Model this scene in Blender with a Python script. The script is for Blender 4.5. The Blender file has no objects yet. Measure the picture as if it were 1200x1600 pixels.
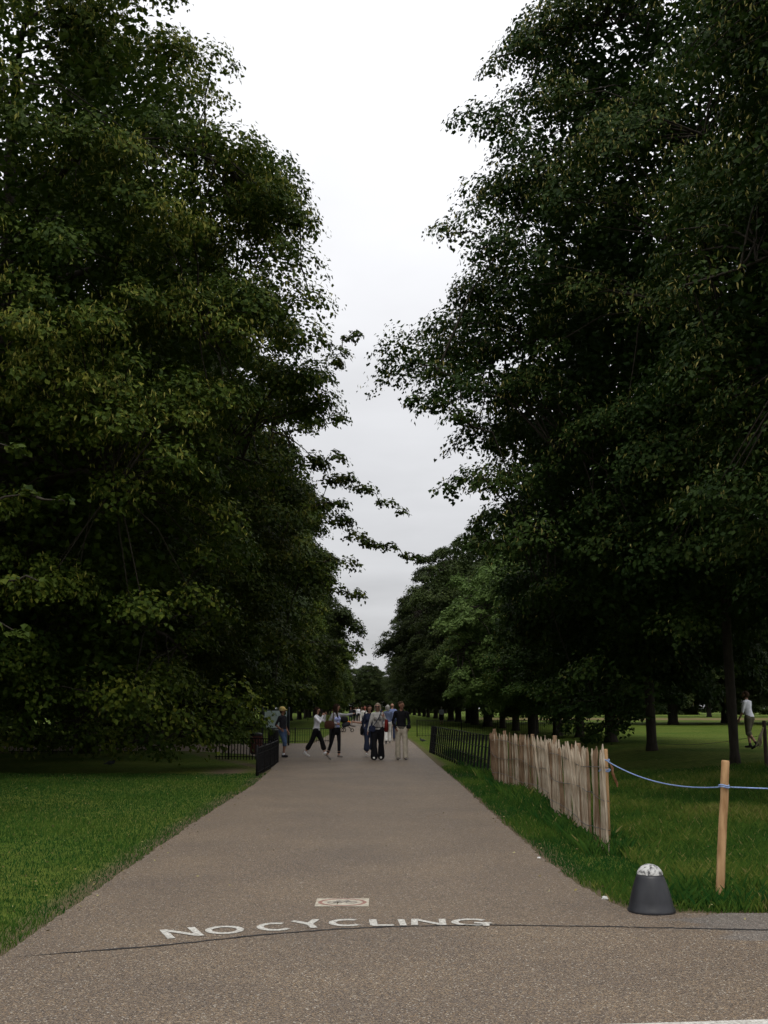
import bpy, bmesh, math, random
import numpy as np
from mathutils import Vector, Matrix, Euler

# ------------------------------------------------------------------ camera, sky, sun, exposure
scene = bpy.context.scene
COL = scene.collection
EYE = 1.6
FPX = 1650.0
PITCH = math.atan(307.0 / FPX)
cam_d = bpy.data.cameras.new('camera')
cam = bpy.data.objects.new('camera', cam_d)
COL.objects.link(cam)
cam.location = (0, 0, EYE)
cam.rotation_euler = (math.radians(90) + PITCH, 0, 0)
cam_d.sensor_fit = 'VERTICAL'
cam_d.sensor_height = 36.0
cam_d.sensor_width = 27.0
cam_d.lens = FPX / 1600 * 36.0
cam_d.clip_start = 0.05
cam_d.clip_end = 6000
scene.camera = cam

SUN_EL, SUN_AZ = math.radians(60), math.radians(181)      # azimuth measured from +Y clockwise
w = bpy.data.worlds.new('World')
scene.world = w
w.use_nodes = True
nt = w.node_tree
nt.nodes.clear()
N = nt.nodes.new
out = N('ShaderNodeOutputWorld')
sky = N('ShaderNodeTexSky')
sky.sky_type = 'NISHITA'
sky.sun_disc = False
sky.sun_elevation = SUN_EL
sky.sun_rotation = SUN_AZ
sky.air_density = 1.0
sky.dust_density = 3.0
bg1 = N('ShaderNodeBackground')
bg1.inputs['Strength'].default_value = 0.10
nt.links.new(sky.outputs[0], bg1.inputs['Color'])
# overcast cloud deck (CIE overcast luminance: L = Lh * (1 + 2 sin e)), with soft streaky cloud
tc = N('ShaderNodeTexCoord')
sep = N('ShaderNodeSeparateXYZ')
nt.links.new(tc.outputs['Generated'], sep.inputs[0])
def wmath(op, a, b=None, c=None):
    n = N('ShaderNodeMath'); n.operation = op
    for i, v in enumerate((a, b, c)):
        if v is None: continue
        if isinstance(v, (int, float)): n.inputs[i].default_value = v
        else: nt.links.new(v, n.inputs[i])
    return n.outputs[0]
sz = wmath('MAXIMUM', sep.outputs['Z'], 0.0)
cie = wmath('MULTIPLY_ADD', sz, 2.0, 1.0)
# project the view direction on a flat cloud deck so that the streaks flatten towards the horizon
den = wmath('ADD', sz, 0.10)
px_ = wmath('DIVIDE', sep.outputs['X'], den)
py_ = wmath('DIVIDE', sep.outputs['Y'], den)
comb = N('ShaderNodeCombineXYZ')
nt.links.new(px_, comb.inputs[0]); nt.links.new(py_, comb.inputs[1])
nz = N('ShaderNodeTexNoise')
nz.inputs['Scale'].default_value = 0.9
nz.inputs['Detail'].default_value = 5
nz.inputs['Roughness'].default_value = 0.5
nt.links.new(comb.outputs[0], nz.inputs['Vector'])
cl = N('ShaderNodeMapRange')
cl.inputs['From Min'].default_value = 0.3; cl.inputs['From Max'].default_value = 0.7
cl.inputs['To Min'].default_value = 0.86; cl.inputs['To Max'].default_value = 1.12
nt.links.new(nz.outputs['Fac'], cl.inputs['Value'])
lum = wmath('MULTIPLY', cie, cl.outputs[0])
bg2 = N('ShaderNodeBackground')
bg2.inputs['Color'].default_value = (0.97, 0.975, 1.0, 1)
st = wmath('MULTIPLY', lum, 0.52)
nt.links.new(st, bg2.inputs['Strength'])
mix = N('ShaderNodeMixShader')
mix.inputs[0].default_value = 0.93
nt.links.new(bg1.outputs[0], mix.inputs[1]); nt.links.new(bg2.outputs[0], mix.inputs[2])
nt.links.new(mix.outputs[0], out.inputs[0])

sd = bpy.data.lights.new('sun', 'SUN')
sd.energy = 1.3
sd.angle = math.radians(25)
sd.color = (1.0, 0.96, 0.9)
sun = bpy.data.objects.new('sun', sd)
COL.objects.link(sun)
_d = Vector((math.sin(SUN_AZ) * math.cos(SUN_EL), math.cos(SUN_AZ) * math.cos(SUN_EL), math.sin(SUN_EL)))
sun.rotation_euler = _d.to_track_quat('Z', 'Y').to_euler()
sun.location = (0, -20, 60)

scene.view_settings.view_transform = 'Standard'
scene.view_settings.look = 'None'
scene.view_settings.exposure = 0.12
scene.view_settings.gamma = 1.0
scene.view_settings.use_curve_mapping = False
scene.render.engine = 'CYCLES'
scene.cycles.max_bounces = 4
scene.cycles.diffuse_bounces = 2
scene.cycles.glossy_bounces = 2
scene.cycles.transmission_bounces = 3
scene.cycles.transparent_max_bounces = 4
scene.cycles.use_adaptive_sampling = True
scene.cycles.adaptive_threshold = 0.03

# ------------------------------------------------------------------ geometry of the place
def sstep(a, b, x):
    t = np.clip((np.asarray(x, float) - a) / (b - a), 0, 1)
    return t * t * (3 - 2 * t)
def gz(x, y):                                   # the lawn on the right rises gently away from the path
    return 0.33 * sstep(4.0, 10.0, x) * sstep(13, 30, y) * (1 - sstep(45, 68, y))
def pix_dir(u, v):
    a = (u - 600) / FPX; b = (800 - v) / FPX
    c, s = math.cos(PITCH), math.sin(PITCH)
    return Vector((a, c - s * b, s + c * b))
def p2g(u, v):                                  # photo pixel -> point on the ground it touches
    d = pix_dir(u, v); z = 0.0
    for _ in range(12):
        t = (EYE - z) / -d.z
        z = float(gz(d.x * t, d.y * t))
    return Vector((d.x * t, d.y * t, z))
def p2y(u, v, y):                               # photo pixel -> point at a known distance
    d = pix_dir(u, v); t = y / d.y
    return Vector((d.x * t, y, EYE + d.z * t))

# ------------------------------------------------------------------ helpers
def tag(o, label=None, cat=None, group=None, kind=None):
    if label: o['label'] = label
    if cat: o['category'] = cat
    if group: o['group'] = group
    if kind: o['kind'] = kind
    return o
def empty(name, loc=(0, 0, 0), rz=0.0):
    o = bpy.data.objects.new(name, None)
    o.empty_display_size = 0.2
    COL.objects.link(o)
    o.location = loc
    o.rotation_euler = (0, 0, rz)
    return o
def link(name, me, mats=None, parent=None):
    o = bpy.data.objects.new(name, me)
    COL.objects.link(o)
    if mats is not None:
        for m in (mats if isinstance(mats, (list, tuple)) else [mats]):
            me.materials.append(m)
    if parent: o.parent = parent
    return o
def mesh_np(name, V, F, tint=None, smooth=False, mat_idx=None):
    """F: (n,k) array of face indices, every face with k corners"""
    V = np.asarray(V, np.float32); F = np.asarray(F, np.int32)
    me = bpy.data.meshes.new(name)
    me.vertices.add(len(V)); me.vertices.foreach_set('co', V.ravel())
    n, k = F.shape
    me.loops.add(n * k); me.loops.foreach_set('vertex_index', F.ravel())
    me.polygons.add(n); me.polygons.foreach_set('loop_start', np.arange(0, n * k, k, dtype=np.int32))
    if mat_idx is not None: me.polygons.foreach_set('material_index', np.asarray(mat_idx, np.int32))
    me.polygons.foreach_set('use_smooth', np.full(n, bool(smooth)))
    if tint is not None:
        a = me.attributes.new('tint', 'FLOAT', 'FACE')
        a.data.foreach_set('value', np.asarray(tint, np.float32))
    me.update(calc_edges=True)
    return me
class Tubes:
    """collects tapered tubes (quads) as one mesh"""
    def __init__(s): s.V = []; s.F = []; s.n = 0
    def add(s, P, R, sides=6, cap=True):
        P = np.asarray(P, float); R = np.broadcast_to(np.asarray(R, float), (len(P),))
        T = np.gradient(P, axis=0); T /= np.linalg.norm(T, axis=1)[:, None] + 1e-9
        ref = np.array([0, 0, 1.0]) if abs(T[0, 2]) < 0.9 else np.array([1.0, 0, 0])
        a = np.arange(sides) * 2 * np.pi / sides
        rings = []
        u = np.cross(T[0], ref); u /= np.linalg.norm(u)
        for i in range(len(P)):
            u = u - T[i] * np.dot(u, T[i]); u /= np.linalg.norm(u) + 1e-9
            v = np.cross(T[i], u)
            rings.append(P[i] + R[i] * (np.cos(a)[:, None] * u + np.sin(a)[:, None] * v))
        k = len(P)
        V = np.concatenate(rings)
        F = []
        for i in range(k - 1):
            for j in range(sides):
                j2 = (j + 1) % sides
                F.append((i * sides + j, i * sides + j2, (i + 1) * sides + j2, (i + 1) * sides + j))
        if cap:
            V = np.concatenate([V, P[:1], P[-1:]])
            c0, c1 = k * sides, k * sides + 1
            for j in range(0, sides, 2):
                j1, j2 = (j + 1) % sides, (j + 2) % sides
                F.append((c0, j2, j1, j))
                b = (k - 1) * sides
                F.append((c1, b + j, b + j1, b + j2))
        s.V.append(V); s.F.append(np.array(F, np.int32) + s.n); s.n += len(V)
    def mesh(s, name, smooth=True): return mesh_np(name, np.concatenate(s.V), np.concatenate(s.F), smooth=smooth)
def box_bm(bm, c, size, rot=None):
    m = Matrix.Translation(c) @ (rot.to_4x4() if rot else Matrix.Identity(4)) @ Matrix.Diagonal((*size, 1))
    return bmesh.ops.create_cube(bm, size=1, matrix=m)['verts']
def bm_mesh(name, bm, smooth=False, bevel=0.0):
    if bevel:
        bmesh.ops.bevel(bm, geom=bm.edges[:], offset=bevel, segments=2, affect='EDGES', profile=0.6)
    bmesh.ops.recalc_face_normals(bm, faces=bm.faces[:])
    me = bpy.data.meshes.new(name); bm.to_mesh(me); bm.free()
    if smooth:
        for p in me.polygons: p.use_smooth = True
    return me

# ------------------------------------------------------------------ materials
def mat(name, rgb, rough=0.8, var=0.15, scale=8.0, bump=0.0, spec=0.3, metal=0.0, detail=4, rgb2=None, stretch=None):
    m = bpy.data.materials.new(name); m.use_nodes = True
    t = m.node_tree; b = t.nodes['Principled BSDF']
    b.inputs['Roughness'].default_value = rough
    b.inputs['Specular IOR Level'].default_value = spec
    b.inputs['Metallic'].default_value = metal
    tcn = t.nodes.new('ShaderNodeTexCoord')
    n = t.nodes.new('ShaderNodeTexNoise'); n.inputs['Scale'].default_value = scale; n.inputs['Detail'].default_value = detail
    if stretch:
        mp = t.nodes.new('ShaderNodeMapping'); mp.inputs['Scale'].default_value = stretch
        t.links.new(tcn.outputs['Object'], mp.inputs[0]); t.links.new(mp.outputs[0], n.inputs['Vector'])
    else:
        t.links.new(tcn.outputs['Object'], n.inputs['Vector'])
    r = t.nodes.new('ShaderNodeValToRGB')
    if rgb2 is None: lo = [c * (1 - var) for c in rgb]; hi = [min(1, c * (1 + var)) for c in rgb]
    else: lo, hi = rgb, rgb2
    r.color_ramp.elements[0].position = 0.3; r.color_ramp.elements[1].position = 0.7
    r.color_ramp.elements[0].color = (*lo, 1); r.color_ramp.elements[1].color = (*hi, 1)
    t.links.new(n.outputs['Fac'], r.inputs[0]); t.links.new(r.outputs[0], b.inputs['Base Color'])
    if bump:
        bp = t.nodes.new('ShaderNodeBump'); bp.inputs['Strength'].default_value = bump; bp.inputs['Distance'].default_value = 0.02
        t.links.new(n.outputs['Fac'], bp.inputs['Height']); t.links.new(bp.outputs[0], b.inputs['Normal'])
    return m

def leaf_mat(name, stops, transl=0.25, objvar=0.25):
    m = bpy.data.materials.new(name); m.use_nodes = True
    t = m.node_tree; t.nodes.clear(); Nn = t.nodes.new
    o = Nn('ShaderNodeOutputMaterial')
    at = Nn('ShaderNodeAttribute'); at.attribute_name = 'tint'
    r = Nn('ShaderNodeValToRGB'); cr = r.color_ramp
    while len(cr.elements) < len(stops): cr.elements.new(0.5)
    for e, (p, c) in zip(cr.elements, stops): e.position = p; e.color = (*c, 1)
    t.links.new(at.outputs['Fac'], r.inputs[0])
    oi = Nn('ShaderNodeObjectInfo')
    mr = Nn('ShaderNodeMapRange'); mr.inputs['To Min'].default_value = 1 - objvar; mr.inputs['To Max'].default_value = 1 + objvar
    t.links.new(oi.outputs['Random'], mr.inputs['Value'])
    hs = Nn('ShaderNodeHueSaturation'); t.links.new(mr.outputs[0], hs.inputs['Value']); t.links.new(r.outputs[0], hs.inputs['Color'])
    pb = Nn('ShaderNodeBsdfPrincipled'); pb.inputs['Roughness'].default_value = 0.6; pb.inputs['Specular IOR Level'].default_value = 0.10
    t.links.new(hs.outputs[0], pb.inputs['Base Color'])
    tr = Nn('ShaderNodeBsdfTranslucent'); t.links.new(hs.outputs[0], tr.inputs['Color'])
    mx = Nn('ShaderNodeMixShader'); mx.inputs[0].default_value = transl
    t.links.new(pb.outputs[0], mx.inputs[1]); t.links.new(tr.outputs[0], mx.inputs[2]); t.links.new(mx.outputs[0], o.inputs[0])
    return m
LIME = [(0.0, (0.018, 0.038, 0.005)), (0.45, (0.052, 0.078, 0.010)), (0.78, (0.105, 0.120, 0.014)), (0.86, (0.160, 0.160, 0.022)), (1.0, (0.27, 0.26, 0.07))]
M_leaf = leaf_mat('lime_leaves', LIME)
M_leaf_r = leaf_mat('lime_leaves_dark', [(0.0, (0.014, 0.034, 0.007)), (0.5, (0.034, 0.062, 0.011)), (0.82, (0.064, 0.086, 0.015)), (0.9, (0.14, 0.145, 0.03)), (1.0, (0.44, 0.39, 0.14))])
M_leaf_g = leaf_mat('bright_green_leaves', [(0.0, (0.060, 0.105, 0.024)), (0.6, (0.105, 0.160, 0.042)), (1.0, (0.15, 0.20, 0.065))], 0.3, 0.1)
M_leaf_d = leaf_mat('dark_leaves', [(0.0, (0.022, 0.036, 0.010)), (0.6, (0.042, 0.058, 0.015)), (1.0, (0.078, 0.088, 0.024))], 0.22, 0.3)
M_bark = mat('bark', (0.035, 0.03, 0.024), 0.95, 0.35, 14, 0.6, 0.1, stretch=(1, 1, 0.25))
M_iron = mat('black_iron', (0.008, 0.008, 0.009), 0.6, 0.3, 20, 0.1, 0.15)

def ground_mat():
    m = bpy.data.materials.new('lawn_soil_and_turf'); m.use_nodes = True
    t = m.node_tree; b = t.nodes['Principled BSDF']; b.inputs['Roughness'].default_value = 1; b.inputs['Specular IOR Level'].default_value = 0.05
    tcn = t.nodes.new('ShaderNodeTexCoord')
    def noise(s, d=4):
        n = t.nodes.new('ShaderNodeTexNoise'); n.inputs['Scale'].default_value = s; n.inputs['Detail'].default_value = d
        t.links.new(tcn.outputs['Object'], n.inputs['Vector']); return n
    n1 = noise(0.35); n2 = noise(6, 6); n3 = noise(60, 3)
    r1 = t.nodes.new('ShaderNodeValToRGB')
    e = r1.color_ramp.elements
    e[0].position = .35; e[0].color = (0.060, 0.100, 0.016, 1); e[1].position = .68; e[1].color = (0.110, 0.130, 0.028, 1)
    t.links.new(n1.outputs['Fac'], r1.inputs[0])
    mxa = t.nodes.new('ShaderNodeMix'); mxa.data_type = 'RGBA'; mxa.blend_type = 'MULTIPLY'; mxa.inputs[0].default_value = 0.75
    r2 = t.nodes.new('ShaderNodeValToRGB'); e = r2.color_ramp.elements
    e[0].position = .3; e[0].color = (.45, .5, .4, 1); e[1].position = .7; e[1].color = (1.25, 1.25, 1.1, 1)
    t.links.new(n2.outputs['Fac'], r2.inputs[0])
    t.links.new(r1.outputs[0], mxa.inputs['A']); t.links.new(r2.outputs[0], mxa.inputs['B'])
    mxb = t.nodes.new('ShaderNodeMix'); mxb.data_type = 'RGBA'; mxb.blend_type = 'MULTIPLY'; mxb.inputs[0].default_value = 0.6
    r3 = t.nodes.new('ShaderNodeValToRGB'); e = r3.color_ramp.elements
    e[0].position = .35; e[0].color = (.4, .45, .35, 1); e[1].position = .65; e[1].color = (1.3, 1.3, 1.2, 1)
    t.links.new(n3.outputs['Fac'], r3.inputs[0])
    t.links.new(mxa.outputs['Result'], mxb.inputs['A']); t.links.new(r3.outputs[0], mxb.inputs['B'])
    # bare soil along the path (painted as a mesh attribute: a worn strip with its own ragged shape)
    at = t.nodes.new('ShaderNodeAttribute'); at.attribute_name = 'soil'
    mm = t.nodes.new('ShaderNodeMath'); mm.operation = 'MULTIPLY_ADD'; mm.inputs[1].default_value = 1.6
    t.links.new(at.outputs['Fac'], mm.inputs[0]); 
    ms = t.nodes.new('ShaderNodeMath'); ms.operation = 'SUBTRACT'; ms.inputs[1].default_value = 0.85
    t.links.new(n2.outputs['Fac'], ms.inputs[0]); t.links.new(ms.outputs[0], mm.inputs[2]); mm.use_clamp = True
    mxc = t.nodes.new('ShaderNodeMix'); mxc.data_type = 'RGBA'; mxc.inputs['B'].default_value = (0.11, 0.085, 0.055, 1)
    t.links.new(mm.outputs[0], mxc.inputs[0]); t.links.new(mxb.outputs['Result'], mxc.inputs['A'])
    t.links.new(mxc.outputs['Result'], b.inputs['Base Color'])
    bp = t.nodes.new('ShaderNodeBump'); bp.inputs['Strength'].default_value = .5; bp.inputs['Distance'].default_value = .03
    t.links.new(n3.outputs['Fac'], bp.inputs['Height']); t.links.new(bp.outputs[0], b.inputs['Normal'])
    return m
def path_mat():
    m = bpy.data.materials.new('bound_gravel'); m.use_nodes = True
    t = m.node_tree; b = t.nodes['Principled BSDF']; b.inputs['Roughness'].default_value = .66; b.inputs['Specular IOR Level'].default_value = 0.34
    tcn = t.nodes.new('ShaderNodeTexCoord'); L = t.links.new
    vo = t.nodes.new('ShaderNodeTexVoronoi'); vo.inputs['Scale'].default_value = 112; L(tcn.outputs['Object'], vo.inputs['Vector'])
    sp = t.nodes.new('ShaderNodeSeparateColor'); L(vo.outputs['Color'], sp.inputs[0])
    r = t.nodes.new('ShaderNodeValToRGB'); cr = r.color_ramp
    cr.interpolation = 'CONSTANT'
    stops = [(0, (.104, .083, .064)), (.22, (.155, .121, .088)), (.45, (.204, .153, .104)), (.62, (.176, .139, .108)), (.78, (.262, .188, .115)), (.88, (.30, .245, .175)), (.972, (.44, .40, .33))]
    while len(cr.elements) < len(stops): cr.elements.new(.5)
    for e, (p, c) in zip(cr.elements, stops): e.position = p; e.color = (*c, 1)
    L(sp.outputs[0], r.inputs[0])
    # dark binder between the stones
    r2 = t.nodes.new('ShaderNodeValToRGB'); e = r2.color_ramp.elements
    e[0].position = .35; e[0].color = (1, 1, 1, 1); e[1].position = .75; e[1].color = (.55, .53, .52, 1)
    L(vo.outputs['Distance'], r2.inputs[0])
    mx = t.nodes.new('ShaderNodeMix'); mx.data_type = 'RGBA'; mx.blend_type = 'MULTIPLY'; mx.inputs[0].default_value = 1
    L(r.outputs[0], mx.inputs['A']); L(r2.outputs[0], mx.inputs['B'])
    # broad patches of wear
    n1 = t.nodes.new('ShaderNodeTexNoise'); n1.inputs['Scale'].default_value = .7; n1.inputs['Detail'].default_value = 6; L(tcn.outputs['Object'], n1.inputs['Vector'])
    r3 = t.nodes.new('ShaderNodeValToRGB'); e = r3.color_ramp.elements
    e[0].position = .3; e[0].color = (.84, .84, .87, 1); e[1].position = .72; e[1].color = (1.12, 1.1, 1.06, 1)
    L(n1.outputs['Fac'], r3.inputs[0])
    mx2 = t.nodes.new('ShaderNodeMix'); mx2.data_type = 'RGBA'; mx2.blend_type = 'MULTIPLY'; mx2.inputs[0].default_value = 1
    L(mx.outputs['Result'], mx2.inputs['A']); L(r3.outputs[0], mx2.inputs['B'])
    # grey patches where the stone dressing has worn off by the bollard
    at = t.nodes.new('ShaderNodeTexNoise'); at.inputs['Scale'].default_value = 1.6; at.inputs['Detail'].default_value = 5
    mp = t.nodes.new('ShaderNodeMapping'); mp.inputs['Scale'].default_value = (.8, 2.6, 1); L(tcn.outputs['Object'], mp.inputs[0]); L(mp.outputs[0], at.inputs['Vector'])
    g = t.nodes.new('ShaderNodeTexGradient'); g.gradient_type = 'SPHERICAL'
    mp2 = t.nodes.new('ShaderNodeMapping'); mp2.inputs['Location'].default_value = (-3.4 / 1.9, -8.25 / 1.2, 0); mp2.inputs['Scale'].default_value = (1 / 1.9, 1 / 1.2, 1)
    L(tcn.outputs['Object'], mp2.inputs[0]); L(mp2.outputs[0], g.inputs[0])
    ad = t.nodes.new('ShaderNodeMath'); ad.operation = 'ADD'; L(at.outputs['Fac'], ad.inputs[0]); L(g.outputs['Fac'], ad.inputs[1])
    r4 = t.nodes.new('ShaderNodeValToRGB'); e = r4.color_ramp.elements
    e[0].position = .88; e[0].color = (0, 0, 0, 1); e[1].position = 1.0; e[1].color = (.62, .62, .62, 1)
    L(ad.outputs[0], r4.inputs[0])
    mx3 = t.nodes.new('ShaderNodeMix'); mx3.data_type = 'RGBA'; hs_ = t.nodes.new('ShaderNodeHueSaturation'); hs_.inputs['Saturation'].default_value = .3; hs_.inputs['Value'].default_value = .92
    L(mx2.outputs['Result'], hs_.inputs['Color']); L(hs_.outputs[0], mx3.inputs['B'])
    L(r4.outputs[0], mx3.inputs[0]); L(mx2.outputs['Result'], mx3.inputs['A'])
    L(mx3.outputs['Result'], b.inputs['Base Color'])
    bp = t.nodes.new('ShaderNodeBump'); bp.inputs['Strength'].default_value = .6; bp.inputs['Distance'].default_value = .006; bp.invert = True
    L(vo.outputs['Distance'], bp.inputs['Height']); L(bp.outputs[0], b.inputs['Normal'])
    return m
M_ground = ground_mat(); M_path = path_mat()

# ------------------------------------------------------------------ ground, path
rng = np.random.default_rng(7); random.seed(7)
def pl(pts): return [p2g(*p) for p in pts]
SLOPE = -22.0 / FPX                               # the path runs a hair left of the camera's heading
left_far = pl([(490, 1161.5), (507, 1152), (530, 1139)])
right_near = pl([(650, 1165), (684, 1196), (720, 1226), (780, 1281), (840, 1335), (900, 1381), (940, 1404), (985, 1424)])
left_near = pl([(0, 1497), (130, 1406), (265, 1312), (340, 1262), (397, 1226), (424, 1203)])
def jag(P, amp=.035, step=.1, upto=28):
    """subdivide a polyline and roughen it like a grass edge"""
    o = []
    for a, b in zip(P[:-1], P[1:]):
        a = Vector(a[:2]); b = Vector(b[:2]); L = (b - a).length
        n = max(1, int(L / step)) if min(a.y, b.y) < upto else 1
        d = (b - a).normalized() if L else Vector((1, 0)); nrm = Vector((-d.y, d.x))
        for i in range(n):
            q = a + (b - a) * i / n
            if n > 1 and i: q = q + nrm * random.gauss(0, amp * .35)
            o.append(q)
    o.append(Vector(P[-1][:2]))
    return o
FAR = 330
lx = left_far[-1].x; rx = right_near[0].x
Lf = [Vector((lx + SLOPE * (FAR - left_far[-1].y), FAR, 0))] + list(reversed(left_far))
corner = left_far[0]
# the side path that leaves to the left behind the curved railing
side_far = [corner, Vector((-6.0, 49.6, 0)), Vector((-14, 47.2, 0)), Vector((-32, 41.0, 0)), Vector((-80, 26, 0))]
side_near = [Vector((-80, 22.5, 0)), Vector((-32, 37.2, 0)), Vector((-14, 41.5, 0)), Vector((-7.5, 41.3, 0)), Vector((-5.0, 38.6, 0)), Vector((-3.7, 35.0, 0)), left_near[-1]]
left_edge = jag(Lf + side_far[1:] + side_near[:-1] + list(reversed(left_near)))
bl = left_near[0]
left_edge += jag([bl, Vector((-3.3, 7.05, 0)), Vector((-5.0, 6.1, 0)), Vector((-9, 4.7, 0)), Vector((-25, 1.0, 0))])[1:]
back = [Vector((-25, -9)), Vector((30, -9)), Vector((30, 8.2))]
right_edge = jag([Vector((30, 8.25, 0)), Vector((8, 8.6, 0)), p2g(1200, 1428), p2g(1080, 1428)] + list(reversed(right_near)) + [Vector((rx + SLOPE * (FAR - right_near[0].y), FAR, 0))])
outline = left_edge + back + right_edge
POLY = np.array([(p.x, p.y) for p in outline])
def inside(x, y, poly=POLY):
    x = np.asarray(x); y = np.asarray(y); c = np.zeros(x.shape, bool)
    xi, yi = poly[:, 0], poly[:, 1]; xj, yj = np.roll(xi, 1), np.roll(yi, 1)
    for a, b, d, e in zip(xi, yi, xj, yj):
        if b == e: continue
        hit = ((b > y) != (e > y)) & (x < (d - a) * (y - b) / (e - b) + a)
        c ^= hit
    return c
def edge_dist(x, y, poly=POLY):
    P = np.stack([x, y], 1); best = np.full(len(P), 1e9); poly = poly[::3]
    A = poly; B = np.roll(poly, -1, 0)
    for a, b in zip(A, B):
        ab = b - a; L = ab @ ab
        if L == 0: continue
        t = np.clip(((P - a) @ ab) / L, 0, 1)
        best = np.minimum(best, np.hypot(*(P - a - t[:, None] * ab).T))
    return best
from mathutils.geometry import delaunay_2d_cdt
_n = len(POLY)
_v, _e, _f, *_r = delaunay_2d_cdt([Vector(p) for p in POLY], [(i, (i + 1) % _n) for i in range(_n)], [], 1, 1e-4)
path = link('path', mesh_np('path', [(p.x, p.y, .006) for p in _v], [tuple(t) for t in _f]), M_path); tag(path, kind='structure')

xs = np.concatenate([-np.geomspace(14, 3000, 26)[::-1], np.linspace(-13.8, -1.2, 60), np.linspace(-1, 1.6, 10), np.linspace(1.7, 13.8, 60), np.geomspace(14, 3000, 30)])
ys = np.concatenate([-np.geomspace(12, 3000, 18)[::-1], np.linspace(-10, 5, 8), np.linspace(5.4, 32, 110), np.linspace(33, 80, 40), np.geomspace(82, 4000, 30)])
X, Y = np.meshgrid(xs, ys); Z = gz(X, Y)
V = np.stack([X, Y, Z], -1).reshape(-1, 3)
nx, ny = len(xs), len(ys)
ii = (np.arange(ny - 1)[:, None] * nx + np.arange(nx - 1)).ravel()
F = np.stack([ii, ii + 1, ii + nx + 1, ii + nx], 1)
me = mesh_np('ground', V, F, smooth=True)
a = me.attributes.new('soil', 'FLOAT', 'POINT')
dd = edge_dist(V[:, 0], V[:, 1])
soil = np.where(V[:, 1] < 60, np.clip(1 - dd / .45, 0, 1), 0)
soil = np.maximum(soil, np.clip(1.15 - np.hypot((V[:, 0] - 2.0) / .5, (V[:, 1] - 25.5) / 2.2), 0, 1))
soil = np.maximum(soil, np.clip(1.1 - np.hypot((V[:, 0] + 4.0) / .9, (V[:, 1] - 28) / 2.5), 0, 1))
a.data.foreach_set('value', soil.astype(np.float32))
ground = link('ground', me, M_ground); tag(ground, kind='structure')

# a pale sandy track far across the park on the right
M_sand = mat('dry_sandy_track', (0.12, 0.10, 0.05), 1, .4, .3, 0, 0)
bm = bmesh.new()
bm.faces.new([bm.verts.new(v) for v in ((14, 150, .02), (150, 138, .02), (150, 176, .02), (14, 186, .02))])
tk = link('sandy_track', bm_mesh('sandy_track', bm), M_sand); tag(tk, kind='structure')

# ------------------------------------------------------------------ markings on the path
M_paint = mat('worn_white_paint', (.26, .24, .21), .8, .3, 55, 0, .2, detail=6, rgb2=(.62, .61, .56))
M_tar = mat('tar_joint', (.030, .028, .028), .7, .3, 20)
def strip(name, pts, wid, z, m, parent):
    P = [Vector((p[0], p[1])) for p in pts]; Vv = []; Ff = []
    for i, p in enumerate(P):
        d = (P[min(i + 1, len(P) - 1)] - P[max(i - 1, 0)]).normalized(); n = Vector((-d.y, d.x)); wv = wid * (1 + .45 * random.uniform(-1, 1)) * (min(1, .12 + i / 14) if len(P) > 20 else 1)
        Vv += [(*(p + n * wv / 2), z), (*(p - n * wv / 2), z)]
        if i: Ff.append((2 * i - 2, 2 * i - 1, 2 * i + 1, 2 * i))
    return link(name, mesh_np(name, Vv, Ff), m, parent)
def smooth_pl(P, n=80):
    P = np.array([(p.x, p.y) for p in P]); s = np.concatenate([[0], np.cumsum(np.hypot(*np.diff(P, axis=0).T))])
    t = np.linspace(0, s[-1], n); Q = np.stack([np.interp(t, s, P[:, 0]), np.interp(t, s, P[:, 1])], 1)
    for _ in range(12): Q[1:-1] = Q[1:-1] * .5 + (Q[:-2] + Q[2:]) * .25
    return Q
jp = smooth_pl(pl([(22, 1497), (140, 1488), (265, 1478), (400, 1463), (530, 1453), (650, 1448.5), (770, 1447), (980, 1450), (1100, 1453), (1210, 1455)]), 120)
jp[:, 1] += rng.normal(0, .006, len(jp))
strip('tar_joint', jp, .026, .010, M_tar, path)
strip('white_line', [Vector((.2, 5.78, 0))] * 0 + [p2g(900, 1611), p2g(1050, 1606), p2g(1210, 1601.5), Vector((3.4, 5.93, 0))], .10, .010, M_paint, path)

lett = empty('path_lettering'); tag(lett, 'white painted capitals reading NO CYCLING across the path', 'lettering')
def arc(cx, cy, rx, ry, a0, a1, n=14):
    return [(cx + rx * math.cos(math.radians(a0 + (a1 - a0) * i / n)), cy + ry * math.sin(math.radians(a0 + (a1 - a0) * i / n))) for i in range(n + 1)]
GL = {'N': [[(.09, 0), (.09, 1)], [(.09, .95), (.91, .05)], [(.91, 0), (.91, 1)]],
      'O': [arc(.5, .5, .42, .42, 0, 360, 24)],
      'C': [arc(.52, .5, .43, .42, 48, 312, 20)],
      'Y': [[(.06, 1), (.5, .48)], [(.94, 1), (.5, .48)], [(.5, .5), (.5, 0)]],
      'L': [[(.1, 1), (.1, .08)], [(.02, .08), (.97, .08)]],
      'I': [[(.5, 0), (.5, 1)]],
      'G': [arc(.48, .5, .41, .42, 42, 330, 20), [(.55, .42), (.98, .42)], [(.84, .42), (.84, -.02)]]}
specs = [('N', 263, 319, 1451.5, 1466.5), ('O', 327, 387, 1448, 1461), ('C', 408, 464, 1443, 1456), ('Y', 469, 513, 1438.5, 1452), ('C', 517, 572, 1437.5, 1449),
         ('L', 581, 617, 1438, 1448.5), ('I', 624, 637, 1438, 1448), ('N', 643, 697, 1437.5, 1447.5), ('G', 706, 770, 1437, 1448.5)]
bases = [p2g((s[1] + s[2]) / 2, s[4]) for s in specs]
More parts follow.
